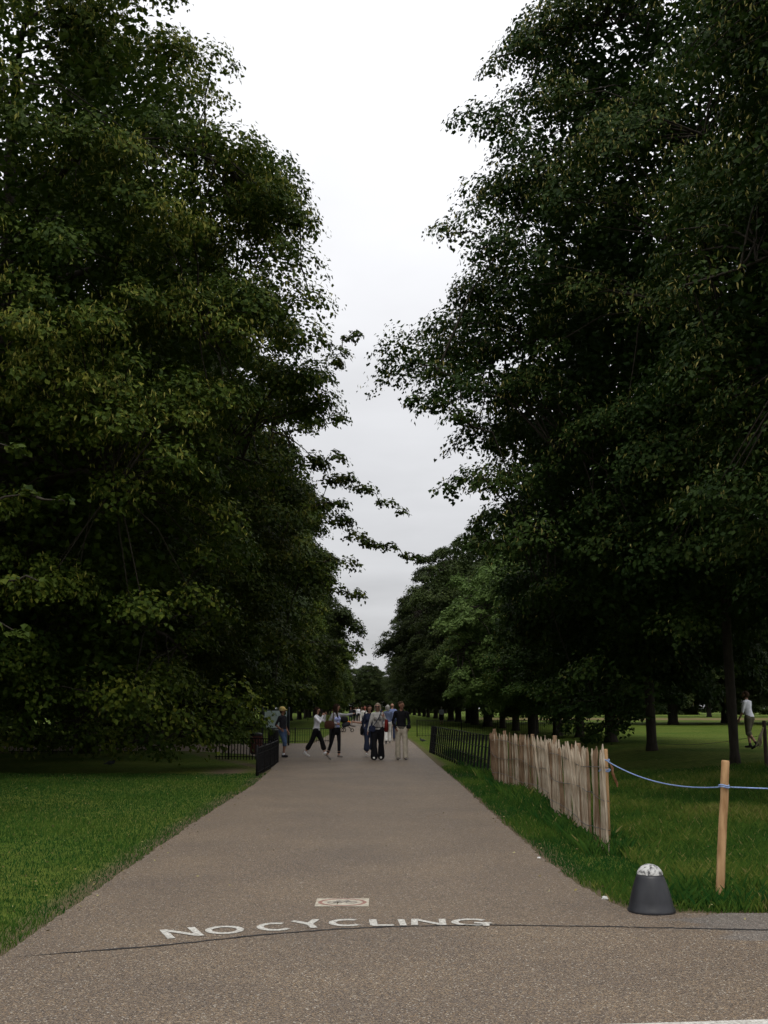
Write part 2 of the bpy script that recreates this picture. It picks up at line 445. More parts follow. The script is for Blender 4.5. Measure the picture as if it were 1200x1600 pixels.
for k, (ch, x0, x1, yt, yb) in enumerate(specs):
    a_, b_ = p2g(x0, yb), p2g(x1, yb); tp = p2g((x0 + x1) / 2, yt)
    t0 = bases[max(0, k - 1)]; t1 = bases[min(len(bases) - 1, k + 1)]
    ang = math.atan2(t1.y - t0.y, t1.x - t0.x)
    wd = (b_ - a_).length; ht = (tp - bases[k]).length * .96
    bm = bmesh.new(); zz = .010
    for si, stq in enumerate(GL[ch]):
        pts = [Vector((p[0] * wd - wd / 2, p[1] * ht)) for p in stq]
        closed = (pts[0] - pts[-1]).length < 1e-5
        vs = []
        for i, p in enumerate(pts):
            if closed: d = (pts[(i + 1) % (len(pts) - 1)] - pts[i - 1 if i else -2])
            else: d = pts[min(i + 1, len(pts) - 1)] - pts[max(i - 1, 0)]
            d.normalize(); n = Vector((-d.y, d.x)); hw = .026 * (1 + .10 * random.uniform(-1, 1))
            vs.append((bm.verts.new((*(p + n * hw), zz + .0007 * si)), bm.verts.new((*(p - n * hw), zz + .0007 * si))))
        for (p, q), (r_, s_) in zip(vs[:-1], vs[1:]): bm.faces.new((p, q, s_, r_))
    o = link('letter', bm_mesh('letter', bm), M_paint, lett)
    o.location = (bases[k].x, bases[k].y, 0); o.rotation_euler = (0, 0, ang)
# no-cycling emblem: cream square with a red ring and a bicycle
em = empty('cycling_emblem', p2g(535, 1411.8)); tag(em, 'cream square painted on the path with red ring around a bicycle', 'emblem')
M_cream = mat('cream_paint', (.30, .26, .20), .8, .3, 45, rgb2=(.52, .48, .39)); M_redp = mat('faded_red_paint', (.28, .15, .12), .8, .3, 30); M_greyp = mat('faded_dark_paint', (.18, .165, .15), .8, .3, 30)
ew = (p2g(577, 1411.8) - p2g(494, 1411.8)).length; eh = (p2g(535, 1405.5) - p2g(535, 1418)).length
def flat_poly(name, rings, z, m, parent):
    bm = bmesh.new()
    for ring in rings:
        for i in range(len(ring) - 1):
            (a0, b0), (a1, b1) = ring[i], ring[i + 1]
            bm.faces.new([bm.verts.new((*q, z)) for q in (a0, a1, b1, b0)])
    bmesh.ops.remove_doubles(bm, verts=bm.verts[:], dist=1e-5)
    return link(name, bm_mesh(name, bm), m, parent)
flat_poly('backing', [[((-ew / 2, -eh / 2), (-ew / 2, eh / 2)), ((ew / 2, -eh / 2), (ew / 2, eh / 2))]], .010, M_cream, em)
def ring2(cx, cy, ro, ri, sy=1, n=28): return [((cx + ro * math.cos(t), cy + ro * math.sin(t) * sy), (cx + ri * math.cos(t), cy + ri * math.sin(t) * sy)) for t in [i * 2 * math.pi / n for i in range(n + 1)]]
k_ = eh / ew
flat_poly('ring', [ring2(0, 0, ew * .46, ew * .385, k_)], .0115, M_redp, em)
def bar2(p, q, h): d = (Vector(q) - Vector(p)).normalized(); n = Vector((-d.y, d.x)) * h; return [(tuple(Vector(p) + n), tuple(Vector(p) - n)), (tuple(Vector(q) + n), tuple(Vector(q) - n))]
s_ = ew
bk = [ring2(-.17 * s_, -.03 * s_, .115 * s_, .085 * s_, k_), ring2(.17 * s_, -.03 * s_, .115 * s_, .085 * s_, k_)]
bk += [bar2((x0 * s_, y0 * s_), (x1 * s_, y1 * s_), .012 * s_) for x0, y0, x1, y1 in ((-.17, -.03, -.08, .12), (-.08, .12, .11, .12), (.11, .12, .17, -.03), (-.08, .12, -.01, -.03), (-.01, -.03, .11, .12), (-.17, -.03, -.01, -.03), (.11, .12, .09, .18), (.05, .18, .13, .18), (-.12, .15, -.04, .15))]
flat_poly('bicycle', bk, .0125, M_greyp, em)

# ------------------------------------------------------------------ trees
def tree_mesh(seed, H, R, zb, prof, n_clump, n_leaf, leaf, extras=(), bract=0.0, clump=.92, bough=1.55, fill=0, lean=(0, 0), trunk_r=.3, dens_back=1.0):
    """returns (branch mesh, crown mesh). extras: (centre, size, leaves) sprays in the tree's own space"""
    g = np.random.default_rng(seed)
    tz = np.array([p[0] for p in prof]); tr = np.array([p[1] for p in prof])
    ph = g.uniform(0, 6.28, 6)
    def env(az, t):
        r = np.interp(t, tz, tr) * R
        return r * (1 + .09 * np.sin(2 * az + ph[0] + 3 * t) + .08 * np.sin(3 * az + ph[1] - 5 * t) + .07 * np.sin(5 * az + ph[2] + 9 * t) + .05 * np.sin(9 * az + ph[3] + 14 * t))
    T = Tubes()
    # trunk
    zt = np.linspace(0, H * .86, 14); wob = np.cumsum(g.normal(0, .07, (14, 2)), 0) * np.linspace(0, 1, 14)[:, None]
    TP = np.stack([wob[:, 0] + lean[0] * zt / H, wob[:, 1] + lean[1] * zt / H, zt], 1)
    rr = trunk_r * (1 - zt / H) ** .8 * 1.0 + .02
    rr[0] *= 1.35; TPx = np.insert(TP, 1, TP[0] * .0 + np.array([0, 0, .35]), 0); rrx = np.insert(rr, 1, trunk_r * 1.02)
    TPx[0, 2] = -.15
    T.add(TPx, rrx, 10)
    # limbs
    limb_pts = []
    nl = 26
    for i in range(nl):
        t0 = (i + .5) / nl; z0 = max(zb * .8 + 1.2, 1.8) * (1 - t0) + H * .80 * t0
        az = i * 2.39996 + g.normal(0, .3)
        te = np.clip((z0 + g.uniform(.5, 2.6) - zb) / (H - zb), .03, .97)
        re = env(az, te) * g.uniform(.72, .9)
        ze = zb + te * (H - zb)
        s = np.linspace(0, 1, 8)
        b0 = np.array([np.interp(z0, zt, TP[:, 0]), np.interp(z0, zt, TP[:, 1]), z0])
        P = np.stack([b0[0] + np.cos(az) * re * s, b0[1] + np.sin(az) * re * s, z0 + (ze - z0) * np.sin(s * np.pi * .5) ** 1.0 + .8 * np.sin(s * np.pi) - .5 * s ** 3], 1)
        P[1:] += g.normal(0, .12, (7, 3)) * s[1:, None]
        r0 = trunk_r * .42 * (1 - .6 * t0)
        T.add(P, r0 * (1 - s) ** .8 + .02, 6, False)
        limb_pts.append(np.concatenate([P[2:], (P[2:-1] + P[3:]) / 2]))
    LP = np.concatenate(limb_pts)
    # clump centres
    ts = []; wts = np.interp(np.linspace(0, 1, 60), tz, tr); wts /= wts.sum()
    # boughs: big leafy masses, each carrying several sprays on its domed, drooping top
    per = 7; nsc = int(n_clump * .40); nbg = max(12, (n_clump - nsc) // per); n_clump = nbg * per
    t = (np.arange(nbg) + g.random(nbg)) / nbg; t = np.interp(t, np.concatenate([[0], np.cumsum(wts)]), np.linspace(0, 1, 61)); g.shuffle(t)
    az = (np.arange(nbg) * 2.39996 + g.normal(0, .35, nbg)) % 6.2832
    inner_b = g.random(nbg) < .16
    rad = np.where(inner_b, g.uniform(.40, .62, nbg), g.uniform(.70, .86, nbg))
    r = env(az, t) * rad
    BC = np.stack([r * np.cos(az) + lean[0] * t, r * np.sin(az) + lean[1] * t, zb + .3 + t * (H - zb - .3)], 1)
    BS = bough * g.uniform(.75, 1.3, nbg) * np.clip(np.interp(t, tz, tr), .45, 1)
    bi = np.repeat(np.arange(nbg), per)
    dv = g.normal(0, 1, (n_clump, 3)); dv[:, 2] = np.abs(dv[:, 2]) * .8 - .25; dv[:, 0] += .45; dv /= np.linalg.norm(dv, axis=1)[:, None]; dv *= g.uniform(.55, 1.0, n_clump)[:, None]
    Ob = np.stack([np.cos(az), np.sin(az), 0 * az], 1)[bi]; Tb = np.stack([-np.sin(az), np.cos(az), 0 * az], 1)[bi]
    C = BC[bi] + Ob * (dv[:, 0] * BS[bi])[:, None] + Tb * (dv[:, 1] * BS[bi])[:, None]
    C[:, 2] += BS[bi] * (dv[:, 2] * .62 - .30 * np.clip(dv[:, 0], 0, 2) ** 2 - .12 * dv[:, 1] ** 2)
    C[:, 2] = np.maximum(C[:, 2], min(zb, .7))
    btint = g.normal(0, .07, nbg)[bi]
    # single sprays between the boughs close the crown's outline
    ts = g.choice(np.linspace(0, 1, 60), nsc, p=wts); as_ = g.uniform(0, 6.2832, nsc); rs = env(as_, ts) * g.uniform(.72, .93, nsc)
    C = np.concatenate([C, np.stack([rs * np.cos(as_) + lean[0] * ts, rs * np.sin(as_) + lean[1] * ts, zb + .2 + ts * (H - zb - .2)], 1)])
    btint = np.concatenate([btint, g.normal(0, .05, nsc)]); n_clump += nsc
    S = clump * g.uniform(.7, 1.3, n_clump); NL = (n_leaf * S ** 2 / clump ** 2 * g.uniform(.8, 1.2, n_clump)).astype(int)
    NL = np.where(C[:, 1] > .35 * R, (NL * dens_back).astype(int), NL)
    if len(extras):
        C = np.concatenate([C, np.array([e[0] for e in extras])]); S = np.concatenate([S, [e[1] for e in extras]]); NL = np.concatenate([NL, [e[2] for e in extras]]).astype(int)
    # twigs from the nearest limb to each clump
    for ci, (c, s) in enumerate(zip(C, S)):
        dd = np.linalg.norm(LP - c, axis=1) + .25 * np.abs(LP[:, 2] - c[2]); q = LP[np.argsort(dd)[g.integers(0, 4)]]
        if ci >= n_clump: q = LP[np.argmin(np.linalg.norm(LP - c, axis=1))]; LP = np.concatenate([LP, [c]])
        mid = (q + c) / 2 + np.array([0, 0, .12 * np.linalg.norm(c - q)]) + g.normal(0, .08, 3)
        e2 = c + (c - mid) * .08 + np.array([0, 0, -.05])
        T.add([q, (q + mid) / 2 + g.normal(0, .04, 3), mid, c, e2], np.array([.030, .025, .018, .011, .004]) * min(1, 2.2 / (np.linalg.norm(c - q) + .01) + .35), 4, False)
    # leaves
    idx = np.repeat(np.arange(len(C)), NL); n = len(idx)
    O = C[idx].copy(); O[:, 2] = 0; O /= np.linalg.norm(O, axis=1)[:, None] + 1e-6       # outward
    Tn = np.stack([-O[:, 1], O[:, 0], np.zeros(n)], 1)
    q = g.normal(0, 1, (n, 3)); q /= np.linalg.norm(q, axis=1)[:, None]; q *= g.random(n)[:, None] ** .45
    # a spray: several leafy twigs fan out in each clump, arching over at the tips
    kt = g.integers(0, 7, n); hsh = (idx * 7 + kt) % 9973
    tv = np.random.default_rng(seed + 5).normal(0, 1, (9973, 3)); tv[:, 2] *= .55; tv[:, 0] += .35; tv /= np.linalg.norm(tv, axis=1)[:, None]
    along = g.random(n) ** .7
    loc = tv[hsh] * along[:, None] * .80 + q * .40
    dome = g.random(n) < .55                     # the leafy outer skin of the spray
    dq = g.normal(0, 1, (n, 3)); dq[:, 2] = np.abs(dq[:, 2]) - .25; dq[:, 0] += .25; dq /= np.linalg.norm(dq, axis=1)[:, None]
    dq *= g.uniform(.62, 1.0, n)[:, None] * (.82 + .18 * np.sin(dq[:, 1] * 7 + idx)[:, None])
    loc[dome] = dq[dome]
    a_, b_, c_ = loc[:, 0], loc[:, 1], loc[:, 2]
    s_ = S[idx]
    P = C[idx] + (O * (a_ * s_)[:, None] + Tn * (b_ * s_ * .95)[:, None])
    P[:, 2] += s_ * (c_ * .70 - .28 * np.clip(a_, 0, 2) ** 2 - .16 * (a_ ** 2 + b_ ** 2))
    P[:, 2] = np.maximum(P[:, 2], .12)
    lw = O * a_[:, None] + Tn * b_[:, None] + np.array([0, 0, 1.]) * c_[:, None]
    lw /= np.linalg.norm(lw, axis=1)[:, None] + 1e-6
    nrm = lw * .75 + O * .25 + np.array([0, 0, .55]) + g.normal(0, .42, (n, 3)); nrm /= np.linalg.norm(nrm, axis=1)[:, None]
    dr = O * .5 + np.array([0, 0, -.75]) + g.normal(0, .6, (n, 3)); dr -= nrm * (dr * nrm).sum(1)[:, None]; dr /= np.linalg.norm(dr, axis=1)[:, None] + 1e-6
    sd = np.cross(nrm, dr)
    L = leaf * g.uniform(.65, 1.3, n); W = L * g.uniform(.72, .95, n)
    clt = g.random(len(C)) * .26; clt[:n_clump] += btint
    tint = np.clip(clt[idx] + g.normal(.22, .16, n), 0, .84)
    if bract:
        isb = g.random(n) < bract * np.clip(.2 + clt[idx] * 5, 0, 1.6) * np.clip((P[:, 2] - .12 * H) / (.3 * H), .12, 1)
        tint[isb] = g.uniform(.88, 1, isb.sum()); L[isb] *= 1.15; W[isb] *= .42
        dr[isb] = np.array([0, 0, -1.]) + g.normal(0, .35, (isb.sum(), 3)); dr[isb] /= np.linalg.norm(dr[isb], axis=1)[:, None]
    if fill:          # oversized, darker leaves added inside the crown to block light and sky gaps
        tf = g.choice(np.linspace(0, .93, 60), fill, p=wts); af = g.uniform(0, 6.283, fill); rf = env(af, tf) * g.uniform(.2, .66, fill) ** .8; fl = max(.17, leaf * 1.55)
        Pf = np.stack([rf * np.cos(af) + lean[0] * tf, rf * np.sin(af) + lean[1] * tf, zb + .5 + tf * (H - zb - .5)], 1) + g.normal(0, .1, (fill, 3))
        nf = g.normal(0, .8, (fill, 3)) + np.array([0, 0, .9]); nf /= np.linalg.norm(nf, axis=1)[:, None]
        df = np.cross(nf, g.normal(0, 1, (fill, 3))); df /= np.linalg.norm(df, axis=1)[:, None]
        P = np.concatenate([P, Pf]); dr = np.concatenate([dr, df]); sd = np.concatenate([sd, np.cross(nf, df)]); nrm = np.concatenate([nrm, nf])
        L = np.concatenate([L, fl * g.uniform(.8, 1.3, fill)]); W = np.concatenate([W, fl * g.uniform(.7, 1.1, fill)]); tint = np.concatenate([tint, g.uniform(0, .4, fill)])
    n = len(P)
    V = np.empty((n, 4, 3))
    V[:, 0] = P - dr * (L * .45)[:, None]
    V[:, 2] = P + dr * (L * .55)[:, None]
    up = nrm * (L * .10)[:, None]
    V[:, 1] = P - dr * (L * .08)[:, None] + sd * (W * .5)[:, None] + up
    V[:, 3] = P - dr * (L * .08)[:, None] - sd * (W * .5)[:, None] + up
    crown = mesh_np('crown', V.reshape(-1, 3), np.arange(n * 4).reshape(n, 4), tint=tint)
    return T.mesh('trunk'), crown

ROUND = [(0, .62), (.10, .86), (.28, 1.0), (.5, .98), (.7, .86), (.85, .62), (.95, .34), (1, .08)]
TALL = [(0, .60), (.08, .74), (.2, .88), (.38, 1.0), (.6, 1.0), (.76, .93), (.88, .72), (.96, .42), (1, .1)]
OVAL = [(0, .5), (.12, .8), (.3, .95), (.45, 1.0), (.65, .92), (.82, .68), (.93, .4), (1, .08)]
def place_tree(meshes, leafm, name, loc, rz, scale, label, cat='tree', group=None, trunk_s=1):
    t = empty(name, loc, rz); t.scale = scale if isinstance(scale, tuple) else (scale,) * 3
    tag(t, label, cat, group)
    for nm, me, m in (('trunk', meshes[0], M_bark), ('crown', meshes[1], leafm)):
        o = bpy.data.objects.new(nm, me); COL.objects.link(o); o.parent = t
        if not me.materials: me.materials.append(m)
        o.material_slots[0].link = 'OBJECT'; o.material_slots[0].material = m
        if nm == 'crown': o['kind'] = 'stuff'
    if trunk_s != 1: [setattr(c, 'scale', (trunk_s, trunk_s, 1)) for c in t.children if c.name.startswith('trunk')]
    return t
def rel(u, v, y, base): q = p2y(u, v, y); return (q.x - base[0], q.y - base[1], q.z - base[2])

# left avenue row -----------------------------------------------------------------
LA = (-10.6, 28.0, 0.0)
exA = [(rel(u, v, y_, LA), z_, n_) for u, v, y_, z_, n_ in ((185, 1163, 27.5, .75, 220), (245, 1170, 27.6, .75, 220), (140, 1148, 27.5, .9, 240), (300, 1142, 28, 1, 280), (90, 1130, 27.5, 1.1, 300),
       (260, 1118, 27, 1.2, 320), (345, 1115, 28.5, 1.1, 320), (325, 1145, 28.2, .75, 220), (370, 1088, 28.5, 1.1, 320), (20, 1120, 27, 1.2, 320), (60, 1080, 25.5, 1.2, 320), (160, 1085, 25.5, 1.2, 320),
       (120, 1165, 28.5, .8, 220), (60, 1160, 28.5, .9, 240), (10, 1155, 28, .9, 240), (215, 1140, 29, 1.1, 280), (300, 1160, 29.5, .8, 220), (355, 1148, 30, .9, 240), (385, 1125, 30.5, .9, 260), (180, 1120, 29, 1.2, 300),
       (445, 290, 27.5, 1.0, 300), (468, 350, 27.5, .9, 280), (470, 410, 27.5, 1.0, 300), (485, 470, 27.5, 1.0, 300), (430, 340, 27, 1.1, 320), (440, 440, 26.5, 1.1, 320))]
tA = tree_mesh(11, 23.4, 8.4, 1.4, TALL, 940, 290, .124, exA, bract=.22, fill=60000, trunk_r=.42, dens_back=.45)
place_tree(tA, M_leaf, 'lime_tree', LA, 0, 1, 'huge lime tree on the left lawn, lowest branches sweeping the grass', group='lime trees in the left avenue row')
LB = (-10.9, 39.5, 0.0)
def spray_line(base, pix, y, s0, n0, steps=7):
    o = []; seg = -1; ns_ = steps * (len(pix) - 1)
    for (u0, v0), (u1, v1) in zip(pix[:-1], pix[1:]):
        for i in range(steps):
            k = i / steps; seg += 1; tp_ = 1.35 - .85 * seg / ns_; o.append((rel(u0 + (u1 - u0) * k, v0 + (v1 - v0) * k, y + random.uniform(-.5, .5), base), s0 * random.uniform(.7, 1.1), int(n0 * random.uniform(.7, 1.2) * tp_ ** 2)))
            o[-1] = ((o[-1][0][0], o[-1][0][1], o[-1][0][2] + random.uniform(-.22, .22) * tp_), o[-1][1] * tp_, o[-1][2])
    o.append((rel(*pix[-1], y, base), s0 * .6, int(n0 * .5)))
    return o
exB = spray_line(LB, [(500, 735), (560, 762), (628, 800)], 38, .55, 120, 4) + spray_line(LB, [(500, 800), (575, 845), (650, 872)], 38, .6, 140, 4)
exB += spray_line(LB, [(520, 560), (556, 522)], 38, .55, 120, 3) + spray_line(LB, [(420, 650), (530, 655)], 37, .9, 230, 3) + spray_line(LB, [(420, 720), (525, 715)], 37, .95, 230, 3) + spray_line(LB, [(420, 800), (530, 790)], 37, .95, 230, 3) + spray_line(LB, [(430, 870), (545, 880)], 37, .95, 230, 3) + spray_line(LB, [(430, 600), (505, 590)], 37, .95, 230, 3) + spray_line(LB, [(470, 900), (556, 930)], 37, .9, 220, 3) + spray_line(LB, [(440, 1000), (550, 1010)], 38, 1, 220, 3) + spray_line(LB, [(430, 1070), (480, 1080)], 37, .9, 200, 3)
tB = tree_mesh(23, 22.6, 8.6, 2.0, ROUND, 580, 230, .145, exB, bract=.14, fill=30000, trunk_r=.4, dens_back=.4)
place_tree(tB, M_leaf, 'lime_tree', LB, 0, 1, 'lime tree behind the huge left one, two thin boughs reaching over the path', group='lime trees in the left avenue row')
LN = (-14.0, 15.5, 0.0)
exN = []
for u, v, k in ((0, 772, 4), (-10, 905, 4), (-10, 690, 3), (-20, 985, 3)):
    e = {772: (100, 782), 905: (70, 912), 690: (28, 702), 985: (30, 990)}[v]
    exN += spray_line(LN, [(u - 120, v - 8), e], 15.5, .34, 70, k)
tN = tree_mesh(31, 20, 6.2, 3.4, ROUND, 260, 150, .12, exN, bract=.03, fill=6000, trunk_r=.36)
place_tree(tN, M_leaf, 'lime_tree', LN, 0, 1, 'near lime tree on the left, only leafy branch tips in view', group='lime trees in the left avenue row')
# far variants
tE = tree_mesh(41, 21, 7.8, 2.2, ROUND, 520, 165, .19, (), bract=.06, fill=18000, trunk_r=.36)
tF = tree_mesh(53, 20.5, 7.5, 1.8, OVAL, 520, 165, .19, (), fill=18000, trunk_r=.4)
ORD = ['first', 'second', 'third', 'fourth', 'fifth', 'sixth', 'seventh', 'eighth', 'ninth', 'tenth', 'eleventh', 'twelfth', 'thirteenth', 'fourteenth', 'fifteenth', 'sixteenth', 'seventeenth', 'eighteenth', 'nineteenth', 'twentieth', 'twenty-first', 'twenty-second']
rr_ = random.Random(3)
k = 2
y = 50.5
while y < 300:
    x = -10.9 + SLOPE * (y - 28) + rr_.uniform(-.3, .3)
    sc = rr_.uniform(.95, 1.08) if y < 120 else rr_.uniform(.84, 1.0)
    if y > 190: sc *= .86
    place_tree(tE if k % 2 == 0 else tF, M_leaf if k % 3 else M_leaf_d, 'lime_tree', (x, y, 0), rr_.uniform(0, 6.28), (sc, sc, sc * rr_.uniform(.92, 1.02)), 'tree in the left avenue row, %s from the huge lime tree' % ORD[k], group='lime trees in the left avenue row')
    k += 1; y += 11 if y < 120 else 15

# right avenue row ----------------------------------------------------------------
RB = p2g(1149, 1197); RB = (RB.x, RB.y, RB.z)
print('right main trunk', RB)
exR = [(rel(930, 1150, 28.0, RB), .55, 200), (rel(900, 1135, 28.0, RB), .6, 240), (rel(960, 1135, 28.2, RB), .65, 260), (rel(985, 1120, 28.0, RB), .6, 240), (rel(880, 1110, 28.0, RB), .7, 260), (rel(930, 1095, 27, RB), .9, 320),
       (rel(990, 1080, 27, RB), .9, 320), (rel(860, 1080, 28.0, RB), .8, 260), (rel(930, 1050, 26, RB), 1, 350)]
exR += spray_line(RB, [(720, 610), (648, 566)], 23.5, .6, 200, 2) + spray_line(RB, [(720, 640), (646, 628)], 23.5, .55, 180, 2) + spray_line(RB, [(790, 380), (690, 362)], 23.5, .9, 280, 3) + spray_line(RB, [(800, 180), (722, 190)], 23.5, .9, 280, 3) + spray_line(RB, [(800, 740), (700, 765)], 23.5, .8, 240, 3) + spray_line(RB, [(820, 850), (745, 852)], 23.5, .9, 260, 2) + spray_line(RB, [(850, 60), (770, 110)], 23.5, .9, 280, 3)
tR = tree_mesh(67, 22.4, 7.1, 2.9, [(0, .60), (.08, .74), (.2, .88), (.38, 1.0), (.56, .97), (.70, .84), (.82, .64), (.92, .40), (1, .1)], 790, 290, .110, exR, bract=.16, fill=54000, trunk_r=.105, dens_back=.45)
place_tree(tR, M_leaf_r, 'lime_tree', RB, 0, 1, 'tall lime tree right of the path, slim dark trunk beside the man in white', group='lime trees in the right avenue row')
RC = (9.9, 16.2, float(gz(9.9, 16.2)))
place_tree(tR, M_leaf_r, 'lime_tree', RC, 2.6, (.86, .86, .84), 'nearest lime tree on the right, trunk out of frame, leaves hanging in at the edge', group='lime trees in the right avenue row')
q = p2g(1019, 1173); print('right second trunk', q)
place_tree(tE, M_leaf_r, 'lime_tree', q, 4.0, (.70, .70, .86), 'lime tree whose dark trunk stands mid lawn behind the paling fence', group='lime trees in the right avenue row', trunk_s=.62)
yy = [42.5, 51.5, 61, 70.5, 79, 88, 97, 108, 119, 132, 146, 160, 176, 194, 214, 236, 262, 290]
tG = tree_mesh(83, 10.6, 5.2, 1.4, ROUND, 360, 190, .15, (), fill=7000, clump=.62, bough=1.1, trunk_r=.22)
for k, y in enumerate(yy):
    x = float(np.interp(y, [33, 68], [8.5, 9.9])) + SLOPE * max(0, y - 68) + rr_.uniform(-.25, .25)
    if y < 60: sc = (.58, .58, .50)
    elif y < 90: sc = (.68, .68, .55 + .02 * k)
    else: s = rr_.uniform(.95, 1.1); sc = (s, s, s * rr_.uniform(.80, .92))
    if y > 190: sc = tuple(v * .85 for v in sc)
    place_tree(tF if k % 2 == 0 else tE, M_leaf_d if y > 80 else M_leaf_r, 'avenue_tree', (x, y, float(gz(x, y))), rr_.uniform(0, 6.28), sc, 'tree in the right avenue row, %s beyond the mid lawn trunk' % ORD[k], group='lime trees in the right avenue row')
place_tree(tG, M_leaf_g, 'young_tree', (7.9, 57.5, 0), .7, 1, 'bright green bushy young tree just right of the path', group=None)
# trees closing the far end and the open park on both sides
kb = 0
for x, y, s in [(20, 118, 1.15), (29, 108, 1.2), (38, 120, 1.1), (44, 104, 1.05), (52, 122, 1.2), (60, 110, 1.1), (70, 126, 1.15), (20, 200, 1.1), (34, 205, 1.2), (48, 210, 1.1), (62, 205, 1.2), (78, 210, 1.2), (94, 205, 1.2), (34, 70, .9), (46, 76, 1.0)]:
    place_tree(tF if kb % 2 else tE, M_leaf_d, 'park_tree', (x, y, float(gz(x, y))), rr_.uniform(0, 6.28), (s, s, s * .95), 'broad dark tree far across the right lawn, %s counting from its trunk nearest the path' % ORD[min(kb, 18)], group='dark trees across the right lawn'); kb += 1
kb = 0
for x, y, s in [(-20, 60, 1.0), (-31, 66, 1.1), (-43, 62, 1.1), (-24, 82, 1.1), (-36, 86, 1.2), (-22, 36, .95), (-28, 50, 1.05), (-22, 110, 1.1), (-50, 80, 1.2), (-32, 30, 1.05)]:
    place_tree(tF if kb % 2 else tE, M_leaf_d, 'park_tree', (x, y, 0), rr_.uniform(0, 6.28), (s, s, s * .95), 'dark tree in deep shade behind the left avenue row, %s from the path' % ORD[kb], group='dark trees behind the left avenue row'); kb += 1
kb = 0
for x, y, s in [(-28, 350, 1.1), (-16, 345, .95), (-5, 352, .8), (6, 346, .9), (20, 350, 1.1)]:
    place_tree(tF, M_leaf_d, 'park_tree', (x, y, 0), rr_.uniform(0, 6.28), s, 'small distant tree closing the far end of the path, %s from the left' % ORD[kb], group='trees closing the far end of the path'); kb += 1

tH = tree_mesh(97, 15, 8.5, .2, [(0, 1), (.4, 1), (.7, .85), (.9, .5), (1, .1)], 200, 200, .34, (), fill=5000, clump=1.5, bough=2.4, trunk_r=.35)
kb = 0
for i in range(36):
    x = -175 + i * 11.2 + rr_.uniform(-2, 2); y = 285 + rr_.uniform(-15, 15) if abs(x) > 30 else 385 + rr_.uniform(-8, 8)
    place_tree(tH, M_leaf_d, 'woodland_tree', (x, y, 0), rr_.uniform(0, 6.28), rr_.uniform(.9, 1.2), 'dense leafy tree in the far woodland edge closing the park', group='trees of the far woodland edge')
for i in range(9):
    x = -18 - i * 9; y = 100 + rr_.uniform(-6, 6)
    place_tree(tH, M_leaf_d, 'woodland_tree', (x, y, 0), rr_.uniform(0, 6.28), rr_.uniform(.7, .9), 'low leafy tree at the back of the left lawn, %s from the path' % ORD[i], group='low trees at the back of the left lawn')

# ------------------------------------------------------------------ street furniture and fences
def superblob(name, sx, sy, sz, e=.5, nu=18, nv=10, taper=0.0):
    V = []; F = []
    sg = lambda c, p: math.copysign(abs(c) ** p, c)
    for i in range(nv + 1):
        ph = -math.pi / 2 + math.pi * i / nv
        for j in range(nu):
            th = 2 * math.pi * j / nu
            z = sg(math.sin(ph), e); k = 1 - taper * (z + 1) / 2
            V.append((sx * k * sg(math.cos(ph), e) * sg(math.cos(th), e), sy * k * sg(math.cos(ph), e) * sg(math.sin(th), e), sz * z))
    for i in range(nv):
        for j in range(nu): F.append((i * nu + j, i * nu + (j + 1) % nu, (i + 1) * nu + (j + 1) % nu, (i + 1) * nu + j))
    return mesh_np(name, V, F, smooth=True)
def lathe(name, prof, n=32):
    V = []; F = []
    for r, z in prof:
        for j in range(n): V.append((r * math.cos(2 * math.pi * j / n), r * math.sin(2 * math.pi * j / n), z))
    for i in range(len(prof) - 1):
        for j in range(n): F.append((i * n + j, i * n + (j + 1) % n, (i + 1) * n + (j + 1) % n, (i + 1) * n + j))
    return mesh_np(name, V, F, smooth=True)

# squat bell bollard with a white worn top
M_cast = mat('grey_cast_iron', (.014, .015, .018), .42, .35, 7, .2, .35, rgb2=(.030, .031, .035), stretch=(1, 1, .4))
M_wtop = mat('chipped_white_paint', (.08, .08, .08), .8, .3, 38, .3, .2, detail=6, rgb2=(.46, .46, .44))
M_wtop.node_tree.nodes['Color Ramp'].color_ramp.elements[0].position = .38; M_wtop.node_tree.nodes['Color Ramp'].color_ramp.elements[1].position = .56
bp_ = p2g(1018, 1425)
bo = empty('bollard', (bp_.x, bp_.y, .004)); tag(bo, 'squat grey bell shaped iron bollard with white chipped top at the path edge', 'bollard')
link('body', lathe('body', [(.001, 0), (.186, 0), (.190, .006), (.188, .022), (.178, .035), (.166, .09), (.150, .15), (.132, .21), (.112, .265), (.100, .290), (.001, .292)]), M_cast, bo)
link('cap', lathe('cap', [(.103, .288), (.101, .300), (.088, .325), (.066, .346), (.040, .359), (.016, .364), (.0005, .365)]), M_wtop, bo)

